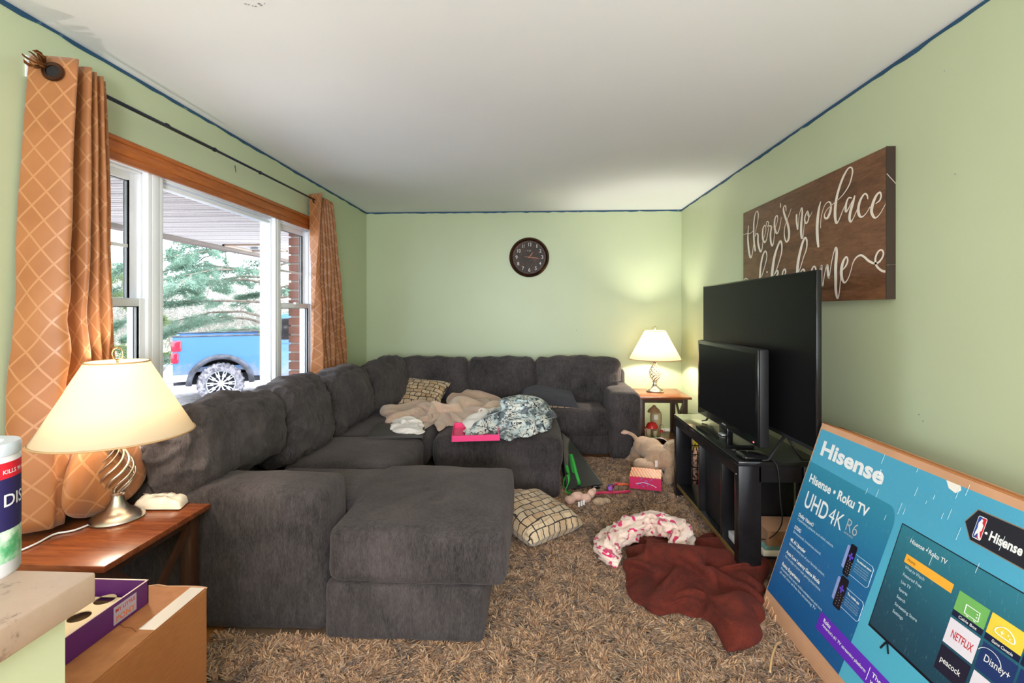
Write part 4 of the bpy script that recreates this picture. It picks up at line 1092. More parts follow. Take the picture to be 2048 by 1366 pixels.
# cardboard box with board-game tray
CB = thing('cardboard_box', 'plain brown cardboard box on the floor by the near end table, tray on top', 'box', (-1.26, 1.1, 0))
bx0, bx1, by0, by1, bz = -1.45, -1.005, .45, 1.441, .498
mb = MB(); mb.box(bx0, bx1, by0, by1, 0.0, bz, .004); mb.build('carton', M['cardboard'], CB, auto=40)
mb = MB(); mb.box(bx0 + .02, (bx0 + bx1) / 2 - .002, by0, by1 - .002, bz, bz + .003); mb.box((bx0 + bx1) / 2 + .002, bx1 - .003, by0, by1 - .002, bz, bz + .003); mb.build('top_flap', M['cardboard'], CB)
mb = MB(); mb.box(bx1 - .05, bx1 - .004, by1 - .20, by1 - .004, bz + .003, bz + .0036); mb.build('packing_tape', flat('frosted_tape', (226, 214, 206), .25), CB)
rd = MB(); rd.tube([(bx0, by1, bz + .001)] + [(bx0 + (bx1 - bx0) * k / 14, by1 + .002 * math.sin(k * 3), bz + .0025 + .0018 * math.sin(k * 2.2)) for k in range(15)], .003, 6); rd.build('torn_edge', M['cardboard_pale'], CB, smooth=True)
mb = MB(); mb.tube([at(240 + 8 * k, 1248 + 3.5 * k + 3 * math.sin(k * 1.7), z=bz + .0045) for k in range(5)], .0006, 5); mb.build('crease', flat('crease_brown', (126, 76, 40)), CB)
TY = thing('game_tray', 'open purple game box tray with round cut-outs on the cardboard box', 'tray', (-1.28, 1.05, bz + .004))
tx0, tx1, ty0, ty1, tz0, tz1 = -1.50, -1.121, .80, 1.355, bz + .004, bz + .070
pu = flat('purple_card', (92, 34, 112), .4); ivory = flat('ivory_card', (226, 200, 160), .6)
for nm, a in (('tray_side', (tx1 - .003, tx1, ty0, ty1)), ('tray_side', (tx0, tx0 + .003, ty0, ty1)), ('tray_side', (tx0, tx1, ty1 - .003, ty1)), ('tray_side', (tx0, tx1, ty0, ty0 + .003))):
    sd = box(nm, pu, a[0], a[1], a[2], a[3], tz0, tz1, TY)
mb = MB()
for a in ((tx1 - .0035, tx1 + .0005, ty0, ty1), (tx0, tx1, ty1 - .0035, ty1 + .0005), (tx0 - .0005, tx0 + .0035, ty0, ty1)): mb.box(*a, tz1, tz1 + .0012)
mb.build('rim', flat('pale_card_edge', (226, 196, 190)), TY)
mb = MB(); mb.box(tx0 + .003, tx1 - .003, ty0 + .003, ty1 - .003, tz0 + .001, tz0 + .004); mb.build('tray_floor', flat('tan_card_floor', (128, 100, 66)), TY)
def insert():
    bm = bmesh.new(); x0, x1, y0, y1 = tx0 + .006, tx1 - .03, ty0 + .006, ty1 - .02; z = tz0 + .024
    hs = [(x0 + .045 + .075 * i, y0 + .05 + .078 * j, .026) for i in range(5) for j in range(7) if x0 + .045 + .075 * i < x1 - .03]
    cu = bpy.data.curves.new('ins', 'CURVE'); cu.dimensions = '2D'; cu.fill_mode = 'BOTH'; cu.extrude = .0012
    def poly(pts):
        s = cu.splines.new('POLY'); s.points.add(len(pts) - 1); s.use_cyclic_u = True
        for q, p in zip(s.points, pts): q.co = (p[0], p[1], 0, 1)
    poly([(x0, y0), (x1, y0), (x1, y1), (x0, y1)])
    for (a, b_, r) in hs: poly([(a + r * math.cos(q * PI / 10), b_ + r * math.sin(q * PI / 10)) for q in range(20)])
    o = bpy.data.objects.new('ins', cu); COL.objects.link(o); dg = bpy.context.evaluated_depsgraph_get(); dg.update()
    me = bpy.data.meshes.new_from_object(o.evaluated_get(dg)); bpy.data.objects.remove(o); bpy.data.curves.remove(cu)
    for v in me.vertices: v.co.z += z
    me.materials.clear(); me.materials.append(ivory); me.name = 'cutout_insert'; link(bpy.data.objects.new('cutout_insert', me), TY)
insert()
# the logo on its long side
sx = tx1 + .0008
lg = text_mesh('lettering', 'PONY', flat('logo_orange', (238, 120, 60)), (sx, 1.245, bz + .018), (0, 1, 0), (0, 0, 1), .020, width=.062, bold=.02, parent=TY)
bk = MB(); bk.box(sx - .0006, sx - .0002, 1.238, 1.312, bz + .012, bz + .060); bk.build('logo_panel', flat('logo_lilac', (186, 176, 200)), TY)
text_mesh('lettering', 'MY LITTLE', flat('logo_red', (214, 60, 40)), (sx, 1.243, bz + .043), (0, 1, 0), (0, 0, 1), .014, width=.064, bold=.02, parent=TY)
# white paint scuffs and lilac shapes where the printed figures stand are left plain
# ================================================================== CLOCK
CK = thing('wall_clock', 'round dark wall clock with pale numerals on the green back wall', 'clock', (-.058, YB - .02, 1.933))
cc = Vector((-.058, YB - .001, 1.933)); RC = Matrix.Translation(cc) @ Matrix.Rotation(PI / 2, 4, 'X')
MB().lathe([(0, 0), (.205, 0), (.214, .008), (.216, .020), (.205, .036), (.192, .042), (.186, .034), (.180, .022), (0, .022)], n=72, mat=RC).build('case', M['bronze'], CK, auto=50)
t = NT('mottled_dark_dial'); t.set(Base_Color=t.ramp(t.noise(t.coord(), 26, 6, .7), [(.35, srgb(30, 22, 20)), (.55, srgb(52, 36, 30)), (.7, srgb(90, 56, 36))]), Roughness=.6)
MB().lathe([(0, .0222), (.178, .0222), (.178, .0235), (0, .0235)], n=64, mat=RC).build('dial', t.m, CK)
yf = cc.y - .0245; num = flat('numeral_cream', (206, 200, 196))
for k in range(1, 13):
    a = 2 * PI * k / 12; x, z = cc.x + .138 * math.sin(a), cc.z + .138 * math.cos(a)
    s_ = str(k); wd = {1: .008, 11: .020, 10: .036, 12: .034}.get(k, .022)
    text_mesh('numeral', s_, num, (x - wd / 2, yf, z - .018), (1, 0, 0), (0, 0, 1), .054, width=wd, bold=.005, parent=CK)
tk = MB()
for k in range(60):
    a = 2 * PI * k / 60
    if k % 5: 
        m4 = Matrix.Translation((cc.x + .171 * math.sin(a), yf, cc.z + .171 * math.cos(a))) @ Matrix.Rotation(a, 4, 'Y'); tk.box(-.0006, .0006, -.0003, .0003, -.003, .003, 0, m4)
tk.build('minute_track', num, CK)
text_mesh('lettering', 'Est. 1885', num, (cc.x - .022, yf, cc.z + .065), (1, 0, 0), (0, 0, 1), .014, width=.04, parent=CK)
hm = flat('copper_hand', (176, 96, 60), .4)
def hand(ang, ln, w, tail, dy):
    m4 = Matrix.Translation((cc.x, yf - dy, cc.z)) @ Matrix.Rotation(ang, 4, 'Y'); mb = MB()
    mb.add([(-w, 0, -tail), (w, 0, -tail), (w * 1.4, 0, ln * .6), (0, 0, ln), (-w * 1.4, 0, ln * .6), (-w, -.001, -tail), (w, -.001, -tail), (w * 1.4, -.001, ln * .6), (0, -.001, ln), (-w * 1.4, -.001, ln * .6)], [(0, 1, 2, 3, 4), (9, 8, 7, 6, 5)] + [(i, (i + 1) % 5, 5 + (i + 1) % 5, 5 + i) for i in range(5)], m4)
    return mb.build('clock_hand', hm, CK)
hand(math.radians(38), .075, .003, .01, .002); hand(math.radians(97), .128, .0025, .05, .004)
MB().ball((cc.x, yf - .004, cc.z), .006, 10).build('hand_hub', hm, CK)
gl = MB().lathe([(0, .039), (.186, .039), (.186, .0405), (0, .0405)], n=64, mat=RC).build('glass_cover', M['clear_film'], CK)
# ================================================================== WOODEN SIGN
SG = thing('wall_sign', 'wide brown wooden sign with white brush script above the televisions', 'sign', (XR - .02, 2.9, 1.40))
sb = MB(); sb.box(1.537, XR - .001, 2.190, 3.640, 1.402, 2.070, .002); sb.build('board', M['sign_wood'], SG, auto=40)
box('edge_band', plain('dark_sign_edge', srgb(44, 28, 16), .6), 1.5365, XR - .001, 2.1875, 2.190, 1.4015, 2.0705, SG)
STROKES = [[(3548,1965,11),(3556,1921,18),(3559,1865,29),(3545,1787,34),(3519,1732,34),(3493,1748,18),(3472,1806,11),(3462,1851,7)],[(3638,1911,11),(3583,1911,11),(3529,1903,11),(3488,1910,11),(3467,1918,11)],[(3442,1765,32),(3462,1841,32),(3467,1921,29),(3462,1980,24),(3442,2027,18),(3415,2039,18),(3397,2013,18),(3407,1965,13),(3432,1915,11),(3447,1867,8)],[(3447,1867,8),(3422,1886,16),(3402,1873,26),(3402,1824,32),(3382,1776,34),(3360,1753,29),(3341,1775,16),(3330,1822,11)],[(3330,1822,8),(3297,1866,11),(3288,1899,11),(3302,1922,18),(3328,1906,26),(3335,1858,32),(3325,1826,32),(3302,1809,29),(3279,1824,16),(3261,1864,11),(3252,1898,11)],[(3252,1898,8),(3275,1917,11),(3282,1935,11),(3266,1941,16),(3250,1928,13),(3255,1911,13),(3225,1904,24),(3214,1891,29),(3225,1850,32),(3221,1802,34),(3202,1772,32),(3185,1793,16),(3173,1842,11),(3169,1875,8)],[(3169,1875,8),(3144,1904,13),(3131,1935,13),(3142,1956,21),(3165,1942,26),(3173,1901,34),(3161,1861,37),(3137,1842,29),(3113,1865,16),(3095,1903,11),(3088,1937,8)],[(3095,2025,13),(3096,1996,21)],[(2971,1964,8),(2997,1929,13),(3020,1902,11),(3043,1870,13),(3051,1830,16),(3043,1793,24),(3024,1772,32),(3001,1786,40),(2995,1829,42),(3012,1880,40),(3039,1926,37),(3059,1966,32),(3059,1990,21),(3041,1997,18),(3031,1980,16),(3031,1960,13)],[(2911,1918,29),(2911,1877,34),(2898,1825,32)],[(2895,1828,11),(2888,1881,11),(2874,1924,13),(2856,1943,24),(2851,1912,34),(2860,1860,42),(2863,1808,45),(2855,1769,37),(2841,1782,16),(2833,1825,11),(2826,1858,8)],[(2796,1915,18),(2816,1897,24),(2826,1869,29),(2812,1846,29),(2793,1856,26),(2783,1883,24),(2796,1915,18)],[(2803,1911,11),(2793,1885,11),(2773,1879,11),(2751,1901,8)],[(2671,1939,16),(2686,1907,40),(2698,1859,53),(2704,1803,55),(2701,1745,53),(2692,1694,37)],[(2672,1794,13),(2669,1843,13),(2654,1883,13),(2631,1913,16),(2599,1920,24),(2582,1902,29),(2588,1866,47),(2611,1839,47),(2634,1844,34),(2637,1862,18),(2617,1882,13),(2583,1895,13),(2544,1907,13)],[(2523,1912,13),(2476,1934,21),(2436,1966,26),(2416,2003,29),(2411,2030,29),(2423,2048,24),(2446,2047,32),(2476,2023,45),(2507,1982,47),(2531,1934,50),(2544,1887,53),(2547,1837,53),(2536,1798,40),(2515,1811,24),(2491,1843,18),(2471,1871,13)],[(2416,1897,18),(2441,1903,29),(2458,1881,40),(2463,1850,45),(2456,1840,34),(2436,1857,21),(2411,1884,16)],[(2394,1905,26),(2409,1870,53),(2428,1830,55),(2433,1799,47),(2423,1784,34),(2406,1797,18),(2382,1827,16),(2368,1849,13)],[(2303,1865,21),(2309,1886,29),(2327,1895,34),(2352,1876,47),(2368,1843,53),(2366,1811,53),(2348,1792,34),(2318,1801,18),(2287,1828,16)],[(2253,1834,18),(2228,1842,32),(2218,1860,34),(2226,1878,34),(2247,1870,47),(2268,1842,58),(2279,1808,58),(2270,1783,47),(2253,1770,32),(2228,1780,18),(2204,1804,16),(2175,1836,16)],[(3349,1580,16),(3311,1634,16),(3284,1680,18),(3273,1718,18),(3293,1749,24),(3325,1729,32),(3354,1674,34),(3368,1612,37),(3373,1545,37),(3358,1500,32),(3330,1525,16),(3293,1563,13)],[(3270,1613,24),(3270,1602,26)],[(3284,1571,24),(3288,1532,32),(3270,1500,29),(3239,1529,13)],[(3204,1501,45),(3204,1578,53),(3191,1641,50),(3169,1702,45),(3136,1752,37),(3099,1787,34),(3079,1761,29),(3083,1713,24),(3111,1662,18),(3144,1615,16),(3178,1580,13)],[(3165,1586,16),(3140,1607,26),(3127,1589,32),(3152,1557,29),(3119,1505,32)],[(3079,1557,16),(3035,1582,26),(3043,1607,29),(3067,1592,26),(3075,1548,32),(3055,1510,26),(3024,1537,13)],[(2905,1498,45),(2902,1579,53),(2895,1628,53),(2877,1680,50),(2849,1737,45),(2822,1766,37),(2803,1746,32),(2806,1702,24),(2836,1657,18),(2863,1610,16),(2888,1574,13)],[(2874,1569,13),(2843,1589,29),(2826,1573,34),(2826,1524,37),(2803,1508,21)],[(2732,1598,26),(2754,1578,29),(2757,1535,32),(2738,1519,32),(2716,1550,29),(2716,1582,29),(2732,1598,26)],[(2681,1560,18),(2663,1594,34),(2666,1548,45),(2663,1499,40),(2651,1487,29),(2643,1518,16),(2628,1566,16),(2612,1592,34),(2608,1564,47),(2599,1522,34),(2591,1542,16),(2577,1596,16),(2558,1648,18),(2539,1674,34),(2533,1645,53),(2541,1579,58),(2541,1512,55),(2539,1451,50),(2525,1414,34),(2512,1443,18),(2504,1493,16),(2499,1522,13)],[(2486,1554,16),(2458,1575,34),(2446,1599,32),(2458,1617,32),(2481,1596,47),(2494,1561,58),(2494,1522,53),(2481,1498,42),(2466,1491,29),(2441,1512,18),(2421,1549,16),(2409,1579,18),(2387,1603,29),(2354,1613,37),(2327,1602,40),(2296,1580,45),(2262,1566,42),(2232,1568,37),(2208,1589,34),(2204,1609,32),(2218,1621,29),(2238,1613,34),(2253,1588,37),(2249,1558,40),(2228,1537,42),(2200,1524,45),(2175,1526,42)],[(3627,1577,21),(3588,1587,21),(3551,1572,18)]]
def stroke(P, x=1.5362):
    Q = []
    for y, z, w in P:
        ky = (y / 1000) ** 2 / (1.537 * 967); kz = (y / 1000) / 967
        Q.append((y / 1000, z / 1000, max(w, 7) / 10, ky, kz))
    C5 = catmull(Q, 7); vs = []; n = len(C5)
    for i in range(n):
        y, z, w, ky, kz = C5[i]; a = C5[max(i - 1, 0)]; b = C5[min(i + 1, n - 1)]
        ty, tz = (b[0] - a[0]) / ky, (b[1] - a[1]) / kz; L_ = math.hypot(ty, tz) or 1; ny, nz = -tz / L_, ty / L_; h = w / 2
        if i in (0, n - 1): h *= .6
        for sg in (1, -1): vs.append((x, min(3.639, max(2.191, y + sg * ny * h * ky * .95)), z + sg * nz * h * kz))
    fs = [(2 * i, 2 * i + 1, 2 * i + 3, 2 * i + 2) for i in range(n - 1)]
    k = len(vs); vs += [(x + .001, v[1], v[2]) for v in vs]
    return vs, fs
sm = MB()
for i, s_ in enumerate(STROKES):
    v, f = stroke(s_, 1.5362 - .00004 * i); sm.add(v, f)
me = bpy.data.meshes.new('lettering'); me.from_pydata(sm.v, [], sm.f); me.materials.append(M['white_paint']); link(bpy.data.objects.new('lettering', me), SG)
ed = MB()
for a, b_ in (((1.537, 2.187, 1.950), (1.576, 2.187, 1.905)), ((1.537, 2.187, 1.551), (1.576, 2.187, 1.553))):
    ed.tube([a, b_], .004, 4, flat=.1)
ed.build('lettering', M['white_paint'], SG)
# ================================================================== TV STAND
SX0, SX1, SY0, SY1, SH = 1.015, 1.43, 2.455, 3.575, .60
TS = thing('tv_stand', 'glossy black open television stand against the right wall', 'tv stand', ((SX0 + SX1) / 2, (SY0 + SY1) / 2, 0))
mb = MB(); mb.box(SX0, SX1, SY0, SY1, SH - .022, SH, .002); mb.build('top', plain('glossy_black_top', (0.012, 0.012, 0.012, 1), .10, var=.1), TS, auto=40)
mb = MB(); mb.box(SX0, SX0 + .022, SY0 + .05, SY1 - .05, SH - .075, SH - .022); mb.box(SX1 - .022, SX1, SY0 + .05, SY1 - .05, SH - .075, SH - .022); mb.box(SX0 + .1, SX1 - .1, SY0, SY0 + .022, SH - .10, SH - .022); mb.box(SX0 + .1, SX1 - .1, SY1 - .022, SY1, SH - .10, SH - .022); mb.build('apron', M['stand_black'], TS)
for y0 in (SY0, SY1 - .055):
    for x0 in (SX0, SX1 - .11):
        MB().box(x0, x0 + .11, y0, y0 + .055, 0, SH - .022, .002).build('leg', M['stand_black'], TS, auto=40)
MB().box(SX0 + .01, SX1 - .01, SY0 + .055, SY1 - .055, .090, .108, .002).build('bottom_shelf', M['stand_black'], TS, auto=40)
MB().box(SX0 + .01, SX1 - .12, 3.06, 3.082, .108, SH - .022, .001).build('divider', M['stand_black'], TS, auto=40)
MB().box(SX0 + .01, SX1 - .02, 2.70, 2.722, .108, SH - .022, .001).build('divider', M['stand_black'], TS, auto=40)
mb = MB(); mb.box(SX0 + .006, SX0 + .012, SY0 + .055, SY1 - .055, .088, .110); mb.build('shelf_edge', plain('shelf_edge_reflection', srgb(120, 96, 52), .4), TS)  # yellow bar puts the wall's reflection in the glossy shelf into colour
sc2 = MB(); sc2.ball((SX0 - .0005, SY0 + .03, .53), .003, 8); sc2.build('screw', M['rim'], TS)
# big television
def slabbox(mb, x0, x1, a, b_, z0, z1, bev=.004):
    mb.box(x0, x1, a, b_, z0, z1, bev); return mb
T1 = thing('television', 'very large flat black television at the back of the stand below the sign', 'television', (1.25, 2.9, SH))
slabbox(MB(), 1.238, 1.262, 2.185, 3.615, .725, 1.532).build('casing', M['black_gloss'], T1, auto=40)
slabbox(MB(), 1.262, 1.305, 2.35, 3.45, .74, 1.10, .012).build('rear_housing', M['black_matte'], T1, auto=40)
box('screen', M['screen'], 1.2368, 1.238, 2.194, 3.606, .745, 1.524, T1)
mb = MB(); mb.box(1.2360, 1.238, 2.188, 3.612, .726, .742); mb.build('lower_bezel', M['black_matte'], T1)
for y in (2.47, 3.34):
    f_ = MB(); f_.tube([(1.250, y, .735), (1.16, y - .01, SH + .010), (1.13, y - .012, SH + .0065)], [.010, .009, .006], 8, flat=.6); f_.tube([(1.250, y, .735), (1.33, y, SH + .010), (1.37, y, SH + .0065)], [.010, .009, .006], 8, flat=.6)
    f_.build('foot', M['black_matte'], T1, smooth=True)
# smaller television in front
T2 = thing('television', 'smaller thick-framed black television in front of the large one on the stand', 'television', (1.14, 2.9, SH))
sd_ = Matrix.Translation((1.135, 2.92, 0)) @ Matrix.Rotation(math.atan2(.02, .86), 4, 'Z') @ Matrix.Translation((-1.135, -2.92, 0))
def tb(name, m, x0, x1, a, b_, z0, z1, bev=.004): return MB().box(x0, x1, a, b_, z0, z1, bev, sd_).build(name, m, T2, auto=40)
tb('casing', M['black_matte'], 1.125, 1.175, 2.495, 3.345, .655, 1.155, .01); tb('bezel', M['black_gloss'], 1.118, 1.128, 2.500, 3.340, .660, 1.152, .004)
tb('screen', M['screen'], 1.1165, 1.119, 2.525, 3.315, .705, 1.130, .0); tb('rear_housing', M['black_matte'], 1.175, 1.215, 2.62, 3.22, .70, 1.05, .012)
tb('logo', flat('grey_print', (150, 150, 155), .3), 1.1168, 1.119, 2.89, 2.94, .678, .684, 0); tb('standby_light', NT('red_led').set(Emission_Color=(1, .02, .02, 1), Emission_Strength=3.0).m, 1.1160, 1.119, 2.54, 2.548, .672, .678, 0)
tb('neck', M['black_gloss'], 1.115, 1.15, 2.86, 2.98, SH + .012, .67, .006)
a, b_, c_, d_ = Vector((1.035, 3.155, SH + .002)), Vector((1.045, 2.70, SH + .002)), Vector((1.20, 2.70, SH + .002)), Vector((1.20, 3.155, SH + .002))
slab('stand_plate', M['black_gloss'], (b_, c_, d_, a), .014, T2)
tb('neck_ring', M['rim'], 1.095, 1.118, 2.885, 2.945, SH + .018, SH + .026, .003)
# set top box
RB = thing('streaming_box', 'small rounded black set-top box on the near corner of the stand', 'set-top box', (1.10, 2.53, SH))
softb('body', M['black_gloss'], 1.045, 1.175, 2.470, 2.575, SH + .001, SH + .026, .012, RB, n=(16, 14, 6), puff=(.004, .006, .004))
text_mesh('marking', '<< ||', flat('label_white', (225, 225, 235), .4), (1.085, 2.525, SH + .0295), (1, 0, 0), (0, 1, 0), .018, width=.035, parent=RB)
mb = MB(); mb.ball((1.075, 2.66, SH + .001), (.012, .006, .0012), 8); mb.build('dust', M['gasket'], RB)
CBL = MB().tube([tuple(v) for v in catmull([(1.15, 2.50, SH + .016), (1.18, 2.462, SH + .01), (1.196, 2.437, SH - .03), (1.205, 2.43, .42), (1.215, 2.44, .30), (1.18, 2.50, .20), (1.13, 2.60, .16)], 8)], .0028, 6).build('power_cable', M['black_matte'], smooth=True); tag(CBL, 'thin black cable looping down from the stand top to its bottom shelf', 'cable')
# things on the lower shelf
mg = [('magazine_stack_top_board', 'brown wood-look folder on the stacked magazines under the television stand', .205, .245, 1.175, 1.385, 2.50, 2.69, plain('droplet_brown_cover', srgb(150, 116, 86), .35, var=.35, bump=.4, bscale=60))]
bk_ = thing('book', 'brown droplet-patterned thick book on top of the pile inside the stand', 'book', (1.28, 2.6, .18))
cov = plain('droplet_brown_cover', srgb(150, 112, 82), .3, var=.4, bump=.5, bscale=60)
MB().box(1.178, 1.385, 2.50, 2.688, .166, .236, .002).build('pages', M['cardboard_pale'], bk_); MB().box(1.172, 1.175, 2.498, 2.69, .164, .238, .001).build('spine', cov, bk_); MB().box(1.175, 1.39, 2.495, 2.498, .164, .238).build('cover', cov, bk_)
b2 = MB().box(1.165, 1.38, 2.505, 2.69, .140, .162, .002).build('magazine', plain('green_blue_magazine', srgb(96, 140, 130), .3, var=.6), auto=40); tag(b2, 'green and blue magazine between the books inside the stand', 'magazine')
b3 = MB().box(1.155, 1.37, 2.50, 2.69, .110, .138, .002).build('book', plain('cream_book_pages', srgb(206, 196, 178), .6), auto=40); tag(b3, 'cream book at the bottom of the pile inside the stand', 'book')
b4 = MB().box(1.06, 1.145, 2.55, 2.70, .110, .150, .003).build('white_carton', plain('white_carton', srgb(222, 222, 230), .5), auto=40); tag(b4, 'small white carton on the stand shelf behind the near leg', 'carton')
mdm = thing('router', 'tall black router with vents in the middle bay of the stand', 'router', (1.10, 2.9, .11))
MB().box(1.06, 1.30, 2.73, 3.05, .112, .56, .006).build('body', M['black_matte'], mdm, auto=40)
mb = MB()
for k in range(6): mb.box(1.14, 1.144, 2.7285, 2.731, .28 + .035 * k, .29 + .035 * k)
mb.build('indicator', M['gasket'], mdm)
# ================================================================== TELEVISION CARTON leaning on the wall
TILT = math.radians(15.2158); UV_ = Vector((math.sin(TILT), 0, math.cos(TILT))); LV = Vector((0, -1, 0)); NV = LV.cross(UV_); O_ = Vector((1.02, 2.17, 0))
def bp(s, t_, d=0.0): return O_ + LV * s + UV_ * t_ + NV * d
BX = thing('television_carton', 'large teal and cardboard television carton leaning against the right wall in the foreground', 'box', (1.2, 1.5, 0))
BH, TH_ = .893, .15
def skew(t_): return -.07 * (1 - t_ / BH)
mb = MB(); ns = 30; vs = []; 
prof = []
for k in range(ns + 1):
    t_ = BH * k / ns
    dent = .010 * math.exp(-((t_ - .05) / .05) ** 2)
    s0 = skew(t_) - .010 * math.sin(min(1, t_ / .25) * PI) * 0 + .016 * math.exp(-(t_ / .035) ** 2)
    prof.append((t_, s0, dent))
SE = 1.50
for t_, s0, dent in prof:
    c = .012 * math.exp(-(t_ / .02) ** 2)
    vs += [bp(s0, t_, -c), bp(SE, t_, -c), bp(SE, t_, -TH_), bp(s0 + .004, t_, -TH_)]
fs = []
for k in range(ns):
    for j in range(4): a = 4 * k; fs.append((a + j, a + (j + 1) % 4, a + 4 + (j + 1) % 4, a + 4 + j))
fs += [(3, 2, 1, 0), tuple(4 * ns + j for j in range(4))]
mb.add(vs, fs); mb.build('carton', M['cardboard_pale'], BX)
mb = MB(); mb.tube([bp(s / 10 * SE, BH + .001, -.010 + .003 * math.sin(s * 2.1)) for s in range(11)], .005, 6); mb.tube([bp(s / 10 * SE, BH + .001, -.075 + .002 * math.sin(s * 1.3)) for s in range(11)], .003, 6); mb.build('flap_edge', M['cardboard'], BX, smooth=True)
mb = MB()
for k in range(7): mb.tube([bp(.10 + .012 * k, .012 + .0115 * k, .0012), bp(.75, .012 + .0115 * k, .0012)], .0006, 4)
mb.build('print_line', flat('faint_pale_line', (216, 176, 150)), BX)
mb = MB()
for pts in (((-.05, .03), (-.045, .075), (-.02, .07), (-.025, .03), (-.05, .03)), ((.0, .025), (.01, .06), (.03, .05), (.025, .02)), ((.04, .02), (.05, .05), (.06, .02))): mb.tube([bp(a, b_, .0015) for a, b_ in pts], .0015, 5)
mb.build('embossed_mark', flat('emboss_tan', (214, 170, 130)), BX)
# artwork ----------------------------------------------------------------
def patch(name, m, pts, lift, parent=BX):
    vs = [bp(s, t_, lift) for s, t_ in pts]; return mesh_obj(name, vs, [tuple(range(len(vs)))], m, parent)
def gradm(name, stops, scratch=True):
    t = NT(name); g = t.n('TexCoord'); sp_ = t.n('SeparateXYZ'); t.l(g.outputs['Object'], sp_.inputs[0]); z = t.math('MULTIPLY', sp_.outputs[2], 1 / .86)
    c = t.ramp(z, stops)
    if scratch:
        n_ = t.noise(t.coord(scale=(40, 40, 3)), 4, 3, .6); c = t.mix(t.ramp(n_, [(.62, (0, 0, 0, 1)), (.8, (.35, .35, .35, 1))]), c, srgb(150, 200, 205))
    t.set(Base_Color=c, Roughness=.35); return t.m
teal = gradm('teal_print', [(0, srgb(84, 182, 214)), (.55, srgb(80, 174, 208)), (.85, srgb(74, 160, 196))])
blue = gradm('blue_gradient_print', [(.05, srgb(18, 86, 148)), (.45, srgb(24, 100, 158)), (.85, srgb(48, 140, 168))])
dark = gradm('dark_screen_print', [(.2, srgb(20, 44, 64)), (.5, srgb(30, 78, 100)), (.75, srgb(44, 120, 142))])
AP = patch('printed_artwork', teal, [(-.057, .101), (SE - .05, .101), (SE - .02, .868), (.006, .868)], .0006)
pan = [(-.057, .101), (.455, .101), (.473, .275), (.505, .66)] + [(.505 - .035 * (1 - math.cos(a * PI / 16)), .66 + .056 * math.sin(a * PI / 16)) for a in range(1, 9)] + [(-.008, .718)]
patch('printed_panel', blue, pan, .0010, AP)
wh = flat('print_white', (232, 236, 240), .4); gy = flat('print_silver', (176, 180, 186), .35); ltp = flat('print_pale_blue', (190, 214, 232), .4)
SHR = .0
def bt(body, s0, t0, w_, h, m=wh, bold=.0, lift=.0016):
    k = .055; ey = UV_ + LV * k
    return text_mesh('lettering', body, m, bp(s0, t0, 0), LV, ey, h, width=w_, bold=bold, parent=AP, lift=lift)
bt('Hisense', .040, .765, .368, .085, bold=.035)
bt('Hisense • Roku TV', .019, .636, .366, .050, bold=.028)
bt('UHD', .027, .530, .155, .098, bold=.012); bt('4K', .195, .535, .085, .090, bold=-.004); bt('R6', .296, .549, .060, .068, m=gy, bold=-.012); bt('SERIES', .297, .537, .052, .010, m=gy)
rows = [('Dolby Vision®', .016, .478, .11, 'Captivating picture and vivid colors.', .25, .461), ('DTS:X®', .012, .420, .048, 'Dimensional, immersive sound.', .20, .402), ('4K AI Upscaler', .008, .362, .115, 'Enhances nearly any of your favorite content.', .255, .344), ('Auto Low Latency Game Mode', .004, .304, .245, 'For an edge-of-your-seat gaming experience.', .26, .285), ('Roku Experience', -.002, .246, .14, 'Personalized home screen, endless entertainment, and more', .30, .228)]
for a, s0, t0, w_, b2_, w2_, t2 in rows: bt(a, s0, t0, w_, .021, bold=.03); bt(b2_, s0, t2, w2_, .015, m=ltp, bold=.01)
bt('all with tons of free live streaming TV', -.003, .211, .27, .015, m=ltp, bold=.01)
blk = flat('print_black', (16, 14, 30), .3); vio = flat('print_violet', (92, 70, 200), .4); lil = flat('print_lilac', (140, 160, 220), .4)
def rrect(name, m, s0, s1, t0, t1, lift, parent=AP, r=.0):
    k = .06
    f = lambda s, t_: (s + k * (t_ - t1), t_)
    if r <= 0: pts = [f(s0, t0), f(s1, t0), f(s1, t1), f(s0, t1)]
    else:
        pts = []
        for cx_, cy_, a0 in ((s1 - r, t1 - r, 0), (s0 + r, t1 - r, 90), (s0 + r, t0 + r, 180), (s1 - r, t0 + r, 270)):
            for q in range(5): a = math.radians(a0 + q * 22.5); pts.append(f(cx_ + r * math.cos(a), cy_ + r * math.sin(a)))
    return patch(name, m, pts, lift, parent)
for s0, t1, hh, ww in ((.352, .522, .118, .034), (.348, .400, .118, .042)):
    rrect('printed_shape', lil, s0 - .016, s0 + .006, t1 - hh + .02, t1 - .012, .0014, r=.006)
    rm_ = rrect('printed_remote', blk, s0, s0 + ww, t1 - hh, t1, .0020, r=.008)
    cx_, cy_ = s0 + ww / 2 - .002, t1 - .045
    dots = MB()
    rrect('printed_shape', vio, cx_ - .012, cx_ + .012, cy_ - .004, cy_ + .004, .0026); rrect('printed_shape', vio, cx_ - .004, cx_ + .004, cy_ - .014, cy_ + .014, .0026)
    for i in range(3):
        for j in range(5): dots.add([bp(s0 + .007 + i * (ww - .014) / 2 + d1 - .006 * .0, t1 - .066 - j * .010 + d2, .0027) for d1, d2 in ((0, 0), (.0028, 0), (.0028, .0028), (0, .0028))], [(0, 1, 2, 3)])
    dots.build('printed_button', gy, AP)
def outline(s0, s1, t0, t1):
    k = .06; P4 = [bp(s + k * (t_ - t1), t_, .0018) for s, t_ in ((s0, t1), (s1 - .008, t1), (s1, t1 - .008), (s1, t0 + .008), (s1 - .008, t0), (s0, t0))]
    return MB().tube(P4, .0009, 4).build('printed_outline', ltp, AP)
outline(.386, .478, .420, .497); outline(.386, .478, .300, .372)
